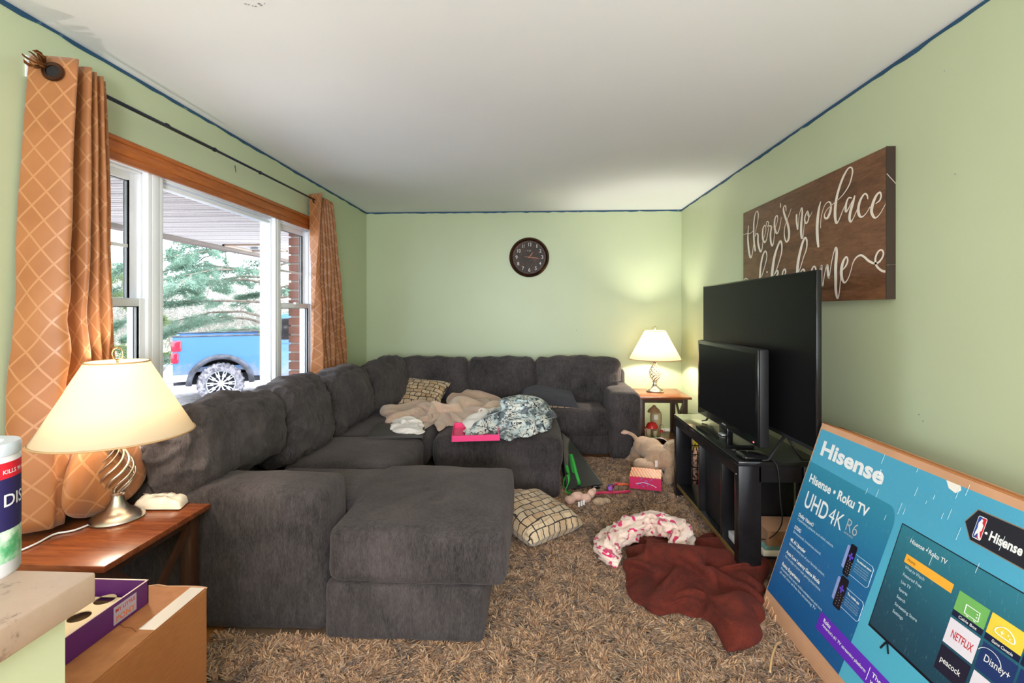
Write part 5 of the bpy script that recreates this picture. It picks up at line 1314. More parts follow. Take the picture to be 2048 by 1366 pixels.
bt('The enhanced remote', .396, .478, .074, .011, bold=.03); bt('The mobile app', .396, .354, .062, .012, bold=.03)
for tt in (.466, .457, .448, .440): bt('search by voice and launch', .394, tt, .068, .006, m=ltp)
for tt in (.342, .333, .324, .316): bt('browse control and cast', .394, tt, .068, .006, m=ltp)
pur = gradm('purple_band_print', [(0, srgb(96, 40, 190)), (.5, srgb(110, 52, 200))], False)
patch('printed_band', pur, [(.292, .160), (1.35, .160), (1.35, .228), (.299, .228)], .0021, AP)
bt('Roku', .322, .203, .040, .020, bold=.03, lift=.0026); bt("America's #1 TV streaming platform", .322, .187, .235, .015, bold=.02, lift=.0026)
MB().tube([bp(.566, .172, .0025), bp(.570, .216, .0025)], .0008, 4).build('printed_line', wh, AP)
bt('The streaming', .582, .197, .15, .020, bold=.02, lift=.0026); bt('you love', .582, .176, .09, .018, bold=.02, lift=.0026)
# printed television on the carton
patch('printed_television', blk, [(.516, .322), (1.33, .322), (1.335, .683), (.536, .683)], .0012, AP)
patch('printed_screen', dark, [(.520, .330), (1.326, .330), (1.331, .680), (.539, .680)], .0016, AP)
ft_ = MB(); ft_.tube([bp(.60, .322, .0015), bp(.585, .292, .0015)], .003, 4); ft_.tube([bp(.605, .322, .0015), bp(.618, .296, .0015)], .003, 4); ft_.build('printed_tv_foot', blk, AP)
bt('Hisense • Roku TV', .583, .640, .135, .020, lift=.0022, bold=.01)
rrect('printed_menu_bar', flat('print_amber', (244, 176, 56)), .584, .757, .576, .603, .0021)
bt('Home', .593, .585, .030, .014, m=flat('print_brown', (110, 70, 20)), lift=.0026)
for s_, tt, w_ in (('What to Watch', .560, .075), ('Featured Free', .536, .072), ('Live TV', .512, .038), ('Sports', .488, .034), ('Search', .464, .034), ('Streaming Store', .440, .088), ('Settings', .416, .042)): bt(s_, .591, tt, w_, .014, m=ltp, lift=.0022, bold=.005)
def tile(s0, t1, top, bot, cap_, w_=.090, h=.072, split=.017):
    rrect('printed_tile', top, s0, s0 + w_, t1 - h + (split if bot else 0), t1, .0021)
    if bot: rrect('printed_tile', bot, s0 - .003, s0 + w_ - .003, t1 - h, t1 - h + split, .0021); bt(cap_, s0 + .016, t1 - h + .004, w_ - .036, .011, lift=.0026, bold=.01)
nav = flat('print_navy', (22, 28, 62), .35)
tile(.777, .598, flat('print_green', (112, 180, 96)), nav, 'Cable Box'); tile(.873, .598, flat('print_yellow', (232, 208, 70)), nav, 'Game Console')
tile(.773, .519, flat('print_offwhite', (226, 222, 238)), None, ''); tile(.871, .519, flat('print_deep_blue', (24, 48, 104)), None, '')
tile(.769, .440, flat('print_night', (28, 24, 48)), None, ''); tile(.868, .440, flat('print_offwhite', (226, 222, 238)), None, '')
for k in range(4):
    for j, c_ in enumerate((flat('print_navy', (22, 28, 62)), flat('print_deep_blue', (24, 48, 104)), flat('print_offwhite', (226, 222, 238)))): tile(.967 + .096 * k, .598 - .079 * j, c_, None, '')
bt('NETFLIX', .786, .472, .064, .030, m=flat('print_red', (190, 30, 44)), lift=.0026, bold=.01)
bt('peacock', .776, .396, .062, .022, lift=.0026, bold=.01); bt('Disney+', .882, .476, .066, .026, lift=.0026, bold=.005)
arc = MB(); arc.tube([bp(.895 + .032 * math.cos(a), .484 + .026 * math.sin(a), .0026) for a in [PI * (.9 - .85 * q / 12) for q in range(13)]], .0007, 4); arc.build('printed_line', wh, AP)
ic = MB(); P = [(.805, .575), (.845, .575), (.845, .552), (.805, .552), (.805, .575)]; ic.tube([bp(a, b_, .0026) for a, b_ in P], .0013, 4); ic.tube([bp(.812, .548, .0026), bp(.817, .548, .0026)], .0013, 4); ic.tube([bp(.834, .548, .0026), bp(.839, .548, .0026)], .0013, 4); ic.tube([bp(.838, .568, .0026), bp(.841, .568, .0026)], .0015, 4); ic.tube([bp(.838, .560, .0026), bp(.841, .560, .0026)], .0015, 4)
gp = [(.893 + .022 * math.cos(a) * 1.15, .568 + .0125 * math.sin(a) - .006 * abs(math.cos(a)) ** 2) for a in [2 * PI * q / 24 for q in range(25)]]
ic.tube([bp(a + .022, b_, .0026) for a, b_ in gp], .0013, 4); ic.tube([bp(.903, .565, .0026), bp(.911, .565, .0026)], .001, 4); ic.tube([bp(.907, .569, .0026), bp(.907, .561, .0026)], .001, 4)
for a, b_ in ((.922, .568), (.928, .562)): ic.ball(bp(a, b_, .0026), .0016, 6)
ic.build('printed_icon', wh, AP)
# dark league badge
bdp = [(.738, .779), (.765, .824), (.925, .826), (.955, .780), (.925, .735), (.765, .739)]
cx_, cy_ = .846, .78
patch('printed_badge', flat('print_copper', (140, 120, 100)), [(cx_ + (a - cx_) * 1.025, cy_ + (b_ - cy_) * 1.06) for a, b_ in bdp], .0012, AP); patch('printed_badge', flat('print_ink', (22, 22, 36)), bdp, .0016, AP)
rrect('printed_logo', wh, .771, .797, .748, .812, .0020, r=.005); rrect('printed_logo', flat('logo_blue', (36, 70, 160)), .7725, .784, .750, .810, .0023, r=.003); rrect('printed_logo', flat('logo_crimson', (200, 30, 56)), .784, .7955, .750, .810, .0023, r=.003)
sil = [(.782, .806), (.787, .803), (.786, .796), (.791, .790), (.790, .776), (.786, .770), (.789, .760), (.793, .751), (.785, .752), (.781, .766), (.776, .757), (.773, .752), (.774, .765), (.777, .778), (.776, .792), (.780, .800)]
patch('printed_logo', wh, sil, .0026, AP); MB().ball(bp(.803, .775, .0022), .0035, 8).build('printed_dot', wh, AP)
bt('Hisense', .812, .762, .088, .036, lift=.0022, bold=.03)
for _ in range(26):
    a, b_ = random.uniform(.35, 1.0), random.uniform(.60, .86); L_ = random.uniform(.01, .045)
    MB().tube([bp(a, b_, .0028), bp(a + L_ * .12, b_ + L_, .0028)], .0005, 3).build('scratch', flat('scratch_white', (214, 232, 236)), AP)
patch('torn_spot', flat('torn_white', (232, 230, 226)), [(.645, .868), (.66, .848), (.685, .842), (.70, .856), (.695, .868)], .0012, AP)
# ================================================================== CLOTHS AND PILLOWS
def px(pts, z): return [tuple(at(u, v, z=z))[:2] for u, v in pts]
def frame(c, ex, ey, roll=0):
    ex = Vector(ex).normalized(); ey = Vector(ey).normalized(); ez = ex.cross(ey).normalized(); ey = ez.cross(ex)
    m4 = Matrix((ex, ey, ez)).transposed().to_4x4(); m4.translation = Vector(c); return m4
p1 = pillow('throw_pillow', M['pillow_print'], .44, .44, .17, frame((-.005, 2.905, .125), (.73, .68, -.03), (-.68, .72, .16)), seed=1)
tag(p1, 'block-printed tan and cream throw pillow lying on the rug beside the chaise', 'pillow', None)
p2 = pillow('throw_pillow', M['pillow_print'], .50, .40, .15, frame((-1.10, 4.60, .545), (.97, -.18, -.06), (.1, .75, .55)), seed=5)
tag(p2, 'block-printed tan throw pillow leaning in the corner seat of the sofa', 'pillow', None)
p3 = pillow('throw_pillow', M['pillow_print'], .56, .46, .17, frame((.13, 4.66, .515), (1, .03, -.06), (-.02, .96, .16)), seed=9, tops=None)
p3.data.materials[0] = fabric('charcoal_pillow_top', srgb(44, 43, 48), srgb(66, 65, 72)); p3.data.materials.append(M['pillow_print'])
nq = 22 * 22
for p in p3.data.polygons:
    if p.index >= nq: p.material_index = 1
tag(p3, 'dark charcoal throw pillow with printed underside, behind the patterned blanket', 'pillow', None)
# tan blanket across corner seat and ottoman
ol = px([(766, 826), (778, 845), (786, 860), (812, 864), (842, 864), (846, 848), (866, 846), (878, 860), (900, 850), (925, 852), (960, 848), (1000, 838), (1010, 815), (996, 800), (960, 800), (920, 798), (880, 812), (830, 812), (790, 813)], .47)
def R3(lst, z, w, h): return [(px(p, z), w, h) for p in lst]
bl1 = buckle('blanket', M['tan_cloth'], ol, .462, n=54, fx=1.45, fy=1.35, mound=.05, seed=2, wl=.15, amp=.06, power=3.0)
tag(bl1, 'crumpled tan fleece blanket lying from the corner seat onto the ottoman', 'blanket')
wh_ = buckle('shirt', M['white_cloth'], px([(784, 848), (790, 862), (820, 865), (842, 864), (843, 848), (820, 838), (795, 838)], .50), .488, n=34, fx=1.5, fy=1.4, mound=.035, seed=5, wl=.06, amp=.04); tag(wh_, 'white crumpled garment at the near end of the tan blanket', 'clothing')
wh2 = buckle('shirt', M['white_cloth'], px([(936, 848), (950, 836), (985, 818), (1000, 806), (992, 826), (965, 850), (945, 858)], .50), .475, n=34, fx=1.45, fy=1.4, mound=.08, seed=6, wl=.07, amp=.04); tag(wh2, 'white cloth squeezed between the tan and the blue patterned blankets', 'clothing')
ol = px([(935, 862), (940, 872), (975, 866), (1000, 872), (1018, 878), (1035, 872), (1060, 870), (1078, 862), (1096, 858), (1100, 836), (1092, 822), (1070, 815), (1040, 812), (1000, 818), (975, 835), (955, 850)], .475)
bl2 = buckle('blanket', M['blue_pattern'], ol, .462, n=64, fx=1.6, fy=1.55, mound=.10, seed=8, wl=.10, amp=.08, mounds=((-.13, 3.78, .13, .08), (-.03, 3.62, .12, .04)))
tag(bl2, 'heaped pale blue blanket with black and grey pattern on the ottoman', 'blanket')
# pink organiser tray
A_, B_, C_, D_ = at(903, 884, z=.462), at(1000, 881, z=.462), at(992, 855, z=.462), at(908, 856, z=.462)
OR = thing('organiser_tray', 'bright pink plastic organiser tray on the ottoman in front of the blankets', 'tray', (A_ + C_) / 2)
pk = plain('hot_pink_plastic', srgb(240, 60, 128), .35, var=.02)
ex_, ey_ = (B_ - A_), (D_ - A_)
def orb(name, u0, u1, v0, v1, z0, z1):
    P4 = [A_ + ex_ * u + ey_ * v + Vector((0, 0, z0 - .0)) for u, v in ((u0, v0), (u1, v0), (u1, v1), (u0, v1))]
    return slab(name, pk, P4, z1 - z0, OR)
orb('tray_floor', 0, 1, 0, 1, 0, .004)
for a in ((0, 1, 0, .02), (0, 1, .98, 1), (0, .012, 0, 1), (.988, 1, 0, 1)): orb('tray_wall', *a, 0.004, .040)
orb('tray_wall', .012, .988, .12, .135, .004, .030)
for k in (.38, .52, .66, .80): orb('divider', k, k + .01, .02, .12, .004, .030)
# maroon blanket on the rug
ol = px([(1268, 1070), (1256, 1110), (1252, 1155), (1254, 1182), (1275, 1208), (1310, 1228), (1350, 1232), (1395, 1240), (1428, 1262), (1440, 1290), (1452, 1304), (1485, 1302), (1512, 1284), (1520, 1235), (1528, 1178), (1522, 1130), (1492, 1098), (1470, 1075), (1440, 1072), (1380, 1078), (1330, 1062)], .03)
rid = R3([[(1292, 1085), (1320, 1130), (1370, 1165), (1430, 1205), (1480, 1240)], [(1258, 1180), (1310, 1172), (1370, 1178), (1420, 1200)], [(1380, 1085), (1425, 1120), (1470, 1165), (1510, 1215)], [(1440, 1125), (1490, 1128), (1520, 1145)], [(1276, 1085), (1278, 1120), (1268, 1170)], [(1330, 1080), (1370, 1090), (1440, 1085)], [(1455, 1290), (1475, 1250), (1440, 1225), (1400, 1220)], [(1500, 1160), (1510, 1210), (1505, 1260)]], .06, .033, .05)
mb_ = buckle('blanket', M['maroon'], ol, .035, n=46, fx=1.38, fy=1.34, mound=.05, seed=3, wl=.24, amp=.09, power=3.0, sub=2, mounds=((.60, 2.52, .14, .06), (.80, 2.02, .12, .05)))
tag(mb_, 'dark maroon plush blanket crumpled on the rug in front of the television stand', 'blanket')
pkp = [at(1238, 1126, z=.04), at(1216, 1108, z=.07), at(1228, 1078, z=.09), at(1262, 1058, z=.11), at(1300, 1046, z=.13), at(1340, 1052, z=.14), at(1366, 1072, z=.13), at(1352, 1096, z=.11), at(1345, 1112, z=.09)]
pb_ = cloth_tube('blanket', M['pink_cloth'], pkp, [.035, .055, .058, .060, .060, .062, .058, .04, .028], wr=.5, seed=3, flat=.75, sub=9, n=44); tag(pb_, 'cream fleece with bright pink spots arched over the maroon blanket', 'blanket')
tn = heap('cloth', M['tan_cloth'], px([(1020, 1000), (1030, 1008), (1062, 1003), (1058, 988), (1035, 982), (1015, 985)], .04), .03, .045, wr=.012, wf=16, seed=4, nr=14, nt=50); tag(tn, 'small tan cloth on the rug between chaise and ottoman', 'cloth')
wc = heap('cloth', M['white_cloth'], px([(885, 948), (905, 950), (925, 946), (918, 935), (895, 935)], .12), .02, .12, wr=.008, wf=16, seed=4, nr=14, nt=50); tag(wc, 'white cloth poking up behind the chaise in front of the ottoman', 'cloth')
# ------------------------------------------------------------------ plush dog lying face down
def P_(u, v, y): return at(u, v, y=y)
def union_balls(name, m, balls, voxel=.012, it=5, parent=None, disp=None):
    mb = MB()
    for c, r, rot in balls:
        m4 = Matrix.Translation(Vector(c)) @ Euler(rot).to_matrix().to_4x4(); mb.ball((0, 0, 0), r, 16, m4)
    return remeshed(mb.build(name, m, parent), voxel, it, disp)
DG = thing('plush_dog', 'large tan plush dog lying face down on the rug beside the shoe box', 'plush toy', (.97, 4.05, .03))
fuzz = lambda p: .004 * noise.noise(p * 40) + .004 * noise.noise(p * 9)
union_balls('body', M['plush_tan'], [(P_(1279, 912, 4.32), (.085, .10, .12), (0, 0, 0)), (P_(1288, 892, 4.25), (.095, .10, .085), (0, 0, 0)), (P_(1303, 900, 4.15), (.10, .13, .10), (0, 0, 0)), (P_(1320, 915, 4.02), (.12, .15, .105), (0, 0, .2)), (P_(1340, 918, 3.92), (.10, .12, .105), (0, 0, 0)), (P_(1283, 932, 3.98), (.060, .09, .06), (0, 0, .3)), (P_(1300, 936, 3.90), (.065, .07, .050), (0, 0, 0)), (P_(1313, 948, 3.83), (.06, .05, .035), (0, 0, 0)), (P_(1258, 925, 4.38), (.04, .06, .07), (0, 0, 0))], .013, 6, DG, fuzz)
tl_ = MB(); tp_ = [tuple(v) for v in catmull([P_(1276, 885, 4.28), P_(1268, 872, 4.27), P_(1258, 866, 4.26), P_(1248, 864, 4.25), P_(1243, 866, 4.24)], 5)]
tl_.tube(tp_, [.030 - .012 * math.sin(PI * i / (len(tp_) - 1)) if i < 14 else max(.008, .024 - .004 * (i - 14) * .8) for i in range(len(tp_))], 12, flat=.8); tl_.build('tail', M['plush_tan'], DG, smooth=True)
tt_ = MB(); tt_.ball(P_(1250, 865.5, 4.235), (.036, .012, .014), 12); tt_.build('tail_tip', M['plush_pink'], DG, smooth=True)
union_balls('mane', M['plush_fur'], [(P_(1350, 905, 3.93), (.105, .12, .10), (0, 0, 0)), (P_(1362, 935, 3.90), (.10, .10, .12), (0, 0, 0))], .012, 4, DG, lambda p: .010 * noise.noise(Vector((p.x * 60, p.y * 60, p.z * 14))))
union_balls('head', M['plush_fur'], [(P_(1346, 948, 3.83), (.065, .07, .075), (0, 0, 0)), (P_(1336, 958, 3.78), (.040, .05, .045), (0, 0, 0))], .010, 4, DG, fuzz)
tg = MB(); a = P_(1310, 925, 3.80); tg.box(a.x, a.x + .020, a.y, a.y + .002, a.z - .035, a.z + .015, 0); tg.build('care_tag', M['white_cloth'], DG)
# ------------------------------------------------------------------ shoe box
sb0, sb1 = Vector((.700, 3.60, .045)), Vector((.915, 3.545, .045)); dep = Vector((.055, .20, 0))
SB = thing('shoe_box', 'small magenta and orange cardboard box on the rug under the plush dog', 'box', (sb0 + sb1) / 2)
slab('carton', plain('magenta_card', srgb(206, 34, 92), .45, var=.05), (sb0, sb1, sb1 + dep, sb0 + dep), .088, SB)
up_ = Vector((0, 0, .0885)); t = NT('orange_wavy_lid'); wv = t.n('TexWave'); wv.inputs['Scale'].default_value = 14; wv.inputs['Distortion'].default_value = 4; t.l(t.coord(), wv.inputs[0])
t.set(Base_Color=t.ramp(wv.outputs[1], [(.3, srgb(220, 96, 60)), (.6, srgb(236, 150, 92)), (.8, srgb(240, 190, 130))]), Roughness=.4)
o4 = Vector((.003, .003, 0)); slab('lid', t.m, [p + up_ for p in (sb0 - dep * .02, sb1 - dep * .02, sb1 + dep, sb0 + dep)], .004, SB)
fd = (sb1 - sb0).normalized(); fn_ = Vector((fd.y, -fd.x, 0)); sq = MB()
for k in range(9):
    a = sb0 + fd * (.055 + .0115 * k) + Vector((0, 0, .026 + .02 * (k % 3))) + fn_ * .001; sq.tube([a, a + fd * .016 + Vector((0, 0, .022 - .03 * (k % 2)))], .0022, 4)
sq.build('printed_squiggle', flat('squiggle_blue', (120, 140, 224)), SB); s2 = MB(); s2.tube([sb0 + fd * .045 + Vector((0, 0, .038)) + fn_ * .0012, sb0 + fd * .10 + Vector((0, 0, .052)) + fn_ * .0012, sb0 + fd * .17 + Vector((0, 0, .034)) + fn_ * .0012, sb0 + fd * .19 + Vector((0, 0, .022)) + fn_ * .0012], .002, 4); s2.build('printed_squiggle', wh, SB)
# ------------------------------------------------------------------ pink harness
HZ_ = .05
hs = MB(); hc = [at(u, v, z=HZ_) for u, v in ((1186, 988), (1202, 985), (1225, 985), (1242, 984), (1260, 982))]; hs.tube([tuple(v) for v in catmull(hc, 4)], .013, 8, flat=.7)
hs.tube([tuple(v) for v in catmull([at(1224, 984, z=.06), at(1222, 975, z=.08), at(1232, 968, z=.08), at(1246, 968, z=.06), at(1258, 970, z=.05)], 5)], .010, 8, flat=.7)
HN = hs.build('dog_harness', plain('magenta_webbing', srgb(190, 40, 84), .6), smooth=True); tag(HN, 'magenta and orange strap harness on the rug left of the shoe box', 'harness')
MB().ball(at(1220, 977, z=.08), .018, 12).build('pompom', plain('lilac_felt', srgb(160, 90, 190), .8), HN, smooth=True)
rg = MB(); cc_ = at(1222, 973, z=.09); rg.tube([cc_ + Vector((.020 * math.cos(a * PI / 12), 0, .016 * math.sin(a * PI / 12))) for a in range(25)], .004, 6, False); rg.build('ring', plain('indigo_ring', srgb(60, 50, 120), .3), HN, smooth=True)
MB().tube([at(1236, 969, z=.083), at(1248, 968.5, z=.07), at(1258, 970, z=.06)], .0105, 8, flat=.7).build('orange_strap', plain('orange_webbing', srgb(226, 90, 50), .6), HN, smooth=True)
bk2 = MB(); a = at(1190, 976, z=.05); bk2.box(a.x - .02, a.x + .035, a.y - .012, a.y + .02, .045, .068, .006); tag(bk2.build('buckle', M['black_gloss'], auto=40), 'black plastic buckle beside the pink harness', 'buckle')
# ------------------------------------------------------------------ small plush
MP = thing('small_plush_toy', 'small pale pink plush animal with white tag lying on the rug near the ottoman', 'plush toy', (.34, 3.40, .035))
union_balls('body', M['plush_pink'], [(at(1140, 1000, z=.05), (.038, .035, .03), (0, 0, 0)), (at(1155, 992, z=.06), (.05, .035, .032), (0, .2, .3)), (at(1172, 996, z=.06), (.04, .03, .03), (0, 0, 0)), (at(1182, 988, z=.07), (.03, .02, .035), (0, .4, 0)), (at(1188, 982, z=.08), (.018, .014, .03), (0, 0, 0))], .008, 4, MP, fuzz)
union_balls('tail', M['plush_fur'], [(at(1198, 1003, z=.05), (.045, .03, .026), (0, 0, 0)), (at(1212, 1001, z=.045), (.035, .02, .018), (0, 0, -.2))], .008, 3, MP, fuzz)
tg = MB()
for k in range(3): a = at(1158 + 5 * k, 1010 - 2 * k, z=.04); tg.box(a.x - .007, a.x + .006, a.y - .002, a.y, .028, .062, 0, None)
tg.build('care_tag', M['white_cloth'], MP)
# ------------------------------------------------------------------ black tote with green handles
TB = thing('tote_bag', 'black reusable tote bag with lime green handles slumped against the ottoman', 'bag', (.33, 3.72, .035))
tv = [(.215, 3.52, .03), (.50, 3.66, .03), (.30, 4.02, .30), (.215, 4.02, .34), (.215, 3.60, .16)]
mb = MB(); mb.add([(.225, 3.54, .04), (.525, 3.655, .045), (.30, 4.10, .27), (.225, 4.12, .33), (.225, 3.62, .055), (.50, 3.78, .035), (.28, 4.22, .04), (.225, 4.2, .04)], [(0, 1, 2, 3), (4, 7, 6, 5), (0, 4, 5, 1), (1, 5, 6, 2), (2, 6, 7, 3), (3, 7, 4, 0)])
bo = mb.build('bag_body', M['black_matte'], TB); 
sdm = bo.modifiers.new('b', 'BEVEL'); sdm.width = .012; sdm.segments = 3
grn = plain('lime_webbing', srgb(44, 150, 52), .6, var=.1)
def ribbon(name, pts, w, m, parent, side):
    C = catmull(pts, 8); vs = []; n = len(C); sd = Vector(side)
    for i, p in enumerate(C):
        q = Vector(p); vs += [q - sd * w / 2, q + sd * w / 2]
    fs = [(2 * i, 2 * i + 1, 2 * i + 3, 2 * i + 2) for i in range(n - 1)]
    o = mesh_obj(name, vs, fs, m, parent, True); s_ = o.modifiers.new('t', 'SOLIDIFY'); s_.thickness = .003; return o
ribbon('handle', [P_(1141, 908, 3.80), P_(1144, 930, 3.76), P_(1150, 955, 3.70), P_(1156, 972, 3.64), P_(1158, 966, 3.60), P_(1152, 945, 3.62), P_(1147, 925, 3.66), P_(1142, 908, 3.70)], .024, grn, TB, (1, -.1, .1))
ribbon('handle', [P_(1133, 930, 3.74), P_(1138, 950, 3.70), P_(1146, 968, 3.64), P_(1152, 976, 3.60)], .022, grn, TB, (1, -.1, .1))
ribbon('handle', [P_(1128, 975, 3.66), P_(1130, 956, 3.62), P_(1136, 950, 3.60), P_(1138, 962, 3.58), P_(1132, 982, 3.56), P_(1142, 986, 3.54)], .03, grn, TB, (.6, .6, .3))
# ------------------------------------------------------------------ under and beside the far end table
GN = thing('mushroom_cottage_toy', 'painted toy mushroom cottage with red caps on the shelf of the far end table', 'toy', tuple(P_(1308, 900, 4.72)))
def yv(u, v, y=4.72): return P_(u, v, y)
s_ = 4.79 / 967
def lat(name, prof, u, v, m, n=20): c = yv(u, v); return MB().lathe([(r * s_, z * s_) for r, z in prof], c, n).build(name, m, GN, auto=50)
zt_ = .122
def latz(name, prof, u, m, y=4.72, n=20):
    c = yv(u, 880, y); c.z = zt_; return MB().lathe([(r, z) for r, z in prof], c, n).build(name, m, GN, auto=50)
latz('grass_base', [(0, 0), (.085, 0), (.075, .018), (.05, .028), (0, .03)], 1305, flat('toy_green', (70, 140, 60)), 4.70)
latz('stem', [(0, .02), (.020, .02), (.024, .08), (.028, .13), (0, .13)], 1297, flat('toy_cream', (214, 196, 160)), 4.66)
rdm = flat('toy_red', (206, 44, 40), .35)
latz('mushroom_cap', [(0, .12), (.056, .12), (.052, .145), (.034, .17), (0, .178)], 1304, rdm, 4.64); latz('mushroom_cap', [(0, .09), (.034, .09), (.03, .11), (0, .125)], 1290, rdm, 4.68)
latz('cottage', [(0, .02), (.045, .02), (.05, .12), (.056, .20), (.05, .24), (.03, .27), (0, .275)], 1312, flat('toy_tan', (200, 178, 140)), 4.74)
latz('roof', [(0, .255), (.062, .25), (.05, .275), (.02, .30), (.012, .315), (0, .32)], 1308, flat('toy_thatch', (170, 128, 92)), 4.74); latz('stem', [(0, .02), (.016, .02), (.020, .10), (0, .10)], 1310, flat('toy_cream', (214, 196, 160)), 4.63)
MB().box(*(lambda c: (c.x - .02, c.x + .02, c.y - .002, c.y + .002, zt_ + .19, zt_ + .235))(yv(1312, 850, 4.68))).build('window_panel', flat('toy_white', (232, 230, 220)), GN)
LN = thing('lantern', 'small red wire lantern beside the mushroom toy on the end table shelf', 'lantern', tuple(yv(1322, 880, 4.66)))
c = yv(1323, 880, 4.66); c.z = zt_
MB().lathe([(0, 0), (.026, 0), (.028, .012), (.022, .022), (0, .022)], c, 20).build('base', flat('lantern_red', (196, 40, 36), .3), LN, auto=50); MB().lathe([(.020, .022), (.027, .045), (.020, .075)], c, 20, caps=False).build('glass_globe', M['glass'], LN, smooth=True)
MB().lathe([(0, .075), (.020, .075), (.014, .095), (0, .10)], c, 20).build('top_cap', flat('lantern_red', (196, 40, 36), .3), LN, auto=50)
MB().tube([c + Vector((.03 * math.cos(a), 0, .05 + .10 * math.sin(a))) for a in [PI * q / 12 for q in range(13)]], .0015, 6).build('wire_handle', M['rod'], LN, smooth=True)
BK = thing('copper_bucket', 'copper coloured metal bucket tipped on its side behind the plush dog', 'bucket', (1.16, 4.22, .10))
R_ = Vector((-.62, -.75, .10)).normalized().to_track_quat('Z', 'Y').to_matrix().to_4x4(); R_.translation = Vector((1.215, 4.36, .125))
MB().lathe([(.0, -.02), (.085, -.02), (.112, .22), (.116, .225), (.112, .228), (.107, .22), (.080, -.012), (0, -.012)], (0, 0, 0), 36, R_, caps=False).build('bucket_wall', plain('brushed_copper', srgb(176, 120, 84), .3, .9, .1), BK, smooth=True)
MB().lathe([(0, -.010), (.080, -.010), (.103, .18), (.104, .18), (.081, -.011)], (0, 0, 0), 32, R_, caps=False).build('dark_inside', M['sofa_dark'], BK)  # dark inner sheet that darkens the bucket's mouth
rr = MB(); rr.tube([R_ @ Vector((.114 * math.cos(a * PI / 18), .114 * math.sin(a * PI / 18), .225)) for a in range(37)], .004, 6, False); rr.build('rim', M['rim'], BK, smooth=True)
WB = thing('wire_basket', 'black wire basket holding speckled cloth behind the television stand', 'basket', (1.30, 3.86, 0.0))
wr_ = MB()
for z in (.06, .16, .26): wr_.tube([(1.20, 3.74, z), (1.42, 3.74, z), (1.42, 3.98, z), (1.20, 3.98, z), (1.20, 3.74, z)], .004, 6)
for k in range(7): wr_.tube([(1.20 + .22 * k / 6, 3.74, .02), (1.20 + .22 * k / 6, 3.74, .27)], .003, 6); wr_.tube([(1.20, 3.74 + .24 * k / 6, .02), (1.20, 3.74 + .24 * k / 6, .27)], .003, 6)
wr_.tube([(1.20, 3.74, .27), (1.22, 3.74, .34), (1.24, 3.74, .27)], .005, 6); wr_.build('wire_frame', M['black_matte'], WB, smooth=True)
t = NT('speckled_cloth'); t.set(Base_Color=t.ramp(t.noise(t.coord(), 45, 3, .6), [(.42, srgb(70, 40, 34)), (.5, srgb(206, 160, 140)), (.6, srgb(226, 190, 170))]), Roughness=.9); spk = t.m
h_ = heap('cloth', spk, [(1.215, 3.755), (1.405, 3.755), (1.405, 3.965), (1.215, 3.965)], .03, .20, wr=.02, wf=12, seed=7, nr=16, nt=60); tag(h_, 'speckled pink and brown cloth stuffed in the wire basket', 'cloth')
yb = MB().box(1.37, 1.47, 4.15, 4.26, .0, .36, .004).build('yellow_carton', flat('yellow_card', (222, 200, 40), .5), auto=40); tag(yb, 'narrow yellow carton standing behind the television stand', 'carton')
sn = MB().tube([tuple(v) for v in catmull([at(1540, 1345, z=.05), at(1543, 1318, z=.06), at(1552, 1290, z=.06), at(1562, 1284, z=.05)], 5)], .0045, 6).build('string', flat('straw_string', (196, 160, 116), .8), smooth=True); tag(sn, 'short loose straw coloured string on the rug beside the television carton', 'string')
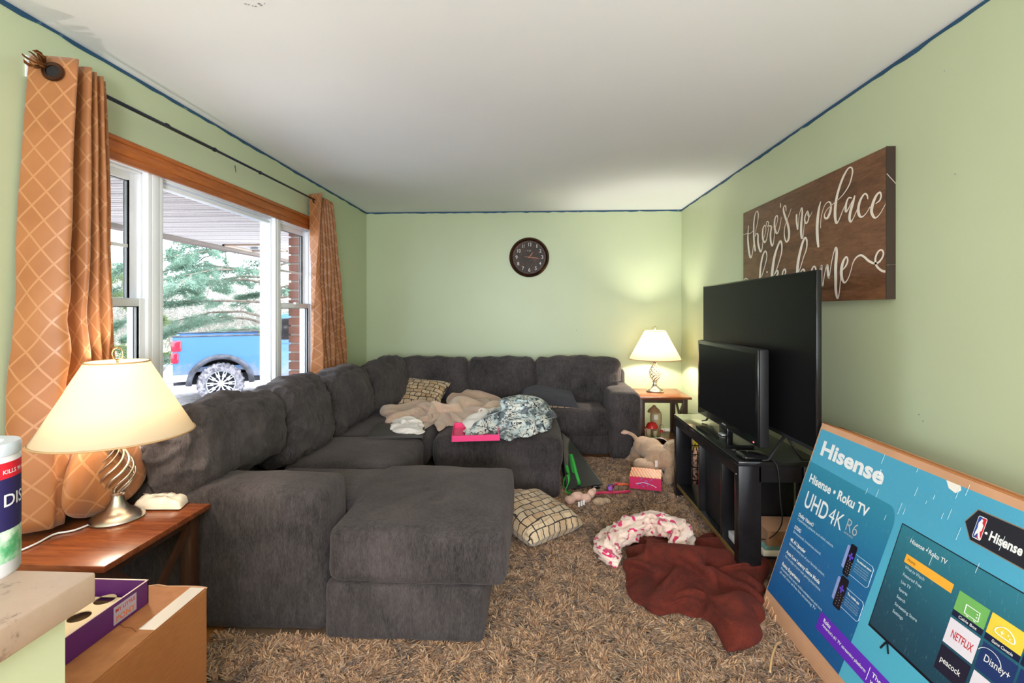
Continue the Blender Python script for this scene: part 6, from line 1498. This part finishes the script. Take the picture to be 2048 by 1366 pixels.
# ================================================================== SHAG RUG
RX0, RX1, RY0, RY1 = -1.30, 1.22, .95, 4.46
RUGM = NT('shag_yarn'); at_ = RUGM.n('Attribute'); at_.attribute_name = 'yarn'; 
RUGM.set(Base_Color=at_.outputs[0], Roughness=.85, Sheen_Weight=.3)
rug = thing('shag_rug', 'deep beige and brown shag rug covering the floor in front of the sofa', 'rug', (0, 2.6, 0))
box('rug_backing', plain('rug_backing_cloth', srgb(120, 98, 78), .95), RX0, RX1, RY0, RY1, -.002, .010, rug)
def shag():
    R2 = np.random.default_rng(21); Ps = []
    for (y0, y1, dens, wd, ln) in ((RY0, 1.5, 26000, .0030, .038), (1.5, 2.35, 52000, .0026, .038), (2.35, 3.1, 42000, .0027, .034), (3.1, RY1, 26000, .0030, .032)):
        n = int((RX1 - RX0) * (y1 - y0) * dens); x = R2.uniform(RX0, RX1, n); y = R2.uniform(y0, y1, n)
        under = ((x < -.22) & (y > 1.93) & (y < 2.72)) | ((x < -.88) & (y > 1.98)) | ((x < -.79) & (y > 2.4)) | ((x > -.70) & (x < .16) & (y > 3.49)) | ((x < .93) & (y > 4.42)) | ((x < -.9) & (y < 1.7) & (x > -2)) & (x < -1.02)
        k = ~under; x, y = x[k], y[k]; Ps.append(np.stack([x, y, np.full(len(x), wd), np.full(len(x), ln)], 1))
    P = np.concatenate(Ps); n = len(P)
    # clumps lean together
    def field(s, o): 
        return np.sin(P[:, 0] * s + o + 2.1 * np.sin(P[:, 1] * s * .8 + o * 2)) + np.cos(P[:, 1] * s * 1.1 - o + 1.7 * np.sin(P[:, 0] * s * .7))
    cl = 26.0; cx = np.floor(P[:, 0] * cl + .35 * np.sin(P[:, 1] * 30)); cy = np.floor(P[:, 1] * cl + .35 * np.sin(P[:, 0] * 33))
    hsh = np.sin(cx * 127.1 + cy * 311.7) * 43758.5453; hsh -= np.floor(hsh); hs2 = np.sin(cx * 269.5 + cy * 183.3) * 43758.5453; hs2 -= np.floor(hs2)
    ang = hsh * 2 * np.pi + R2.normal(0, .7, n) + .6 * field(3, 1); lean = .75 + .45 * hs2 + R2.normal(0, .15, n)
    L_ = P[:, 3] * (.8 + .35 * hs2 + R2.normal(0, .12, n)); d = np.stack([np.cos(ang), np.sin(ang)], 1)
    segs = [0, .4, .75, 1.0]; wds = [.9, 1.15, 1.0, .45]
    sd = np.stack([-d[:, 1], d[:, 0], R2.normal(0, .5, n)], 1); sd /= np.linalg.norm(sd, axis=1)[:, None]
    V = np.zeros((n, 8, 3), 'f4')
    for i, (s_, w_) in enumerate(zip(segs, wds)):
        h = L_ * (s_ - .33 * s_ ** 2 * np.minimum(lean, 1.3)) * .95; r = L_ * lean * s_ ** 1.5 * .8
        c = np.stack([P[:, 0] + d[:, 0] * r, P[:, 1] + d[:, 1] * r, .004 + h], 1)
        V[:, 2 * i] = c - sd * (P[:, 2] * w_)[:, None]; V[:, 2 * i + 1] = c + sd * (P[:, 2] * w_)[:, None]
    base = (np.arange(n) * 8)[:, None, None]; q = np.array([[0, 1, 3, 2], [2, 3, 5, 4], [4, 5, 7, 6]])[None]; F = (base + q).reshape(-1, 4)
    me = bpy.data.meshes.new('shag_pile'); me.vertices.add(n * 8); me.vertices.foreach_set('co', V.ravel()); me.loops.add(F.size); me.loops.foreach_set('vertex_index', F.ravel().astype('i4'))
    me.polygons.add(len(F)); me.polygons.foreach_set('loop_start', (np.arange(len(F)) * 4).astype('i4')); me.polygons.foreach_set('use_smooth', np.ones(len(F), bool)); me.update(calc_edges=True)
    pal = np.array([srgb(182, 146, 112)[:3], srgb(158, 122, 92)[:3], srgb(130, 96, 70)[:3], srgb(98, 70, 52)[:3], srgb(170, 144, 122)[:3]])
    pick = R2.choice(5, n, p=[.26, .28, .18, .10, .18]); colr = pal[pick] * R2.uniform(.85, 1.1, n)[:, None]
    C4 = np.ones((n, 8, 4), 'f4'); C4[:, :, :3] = colr[:, None, :]
    colr = colr; a_ = me.color_attributes.new('yarn', 'FLOAT_COLOR', 'POINT'); a_.data.foreach_set('color', C4.ravel())
    me.materials.append(RUGM.m); o = bpy.data.objects.new('shag_pile', me); link(o, rug); o['kind'] = 'stuff'; print('strands', n)
shag()
# ================================================================== parts built in place keep their place under their thing's base point
for r in [o for o in bpy.data.objects if o.type == 'EMPTY' and o.parent is None]: keep_world(r)
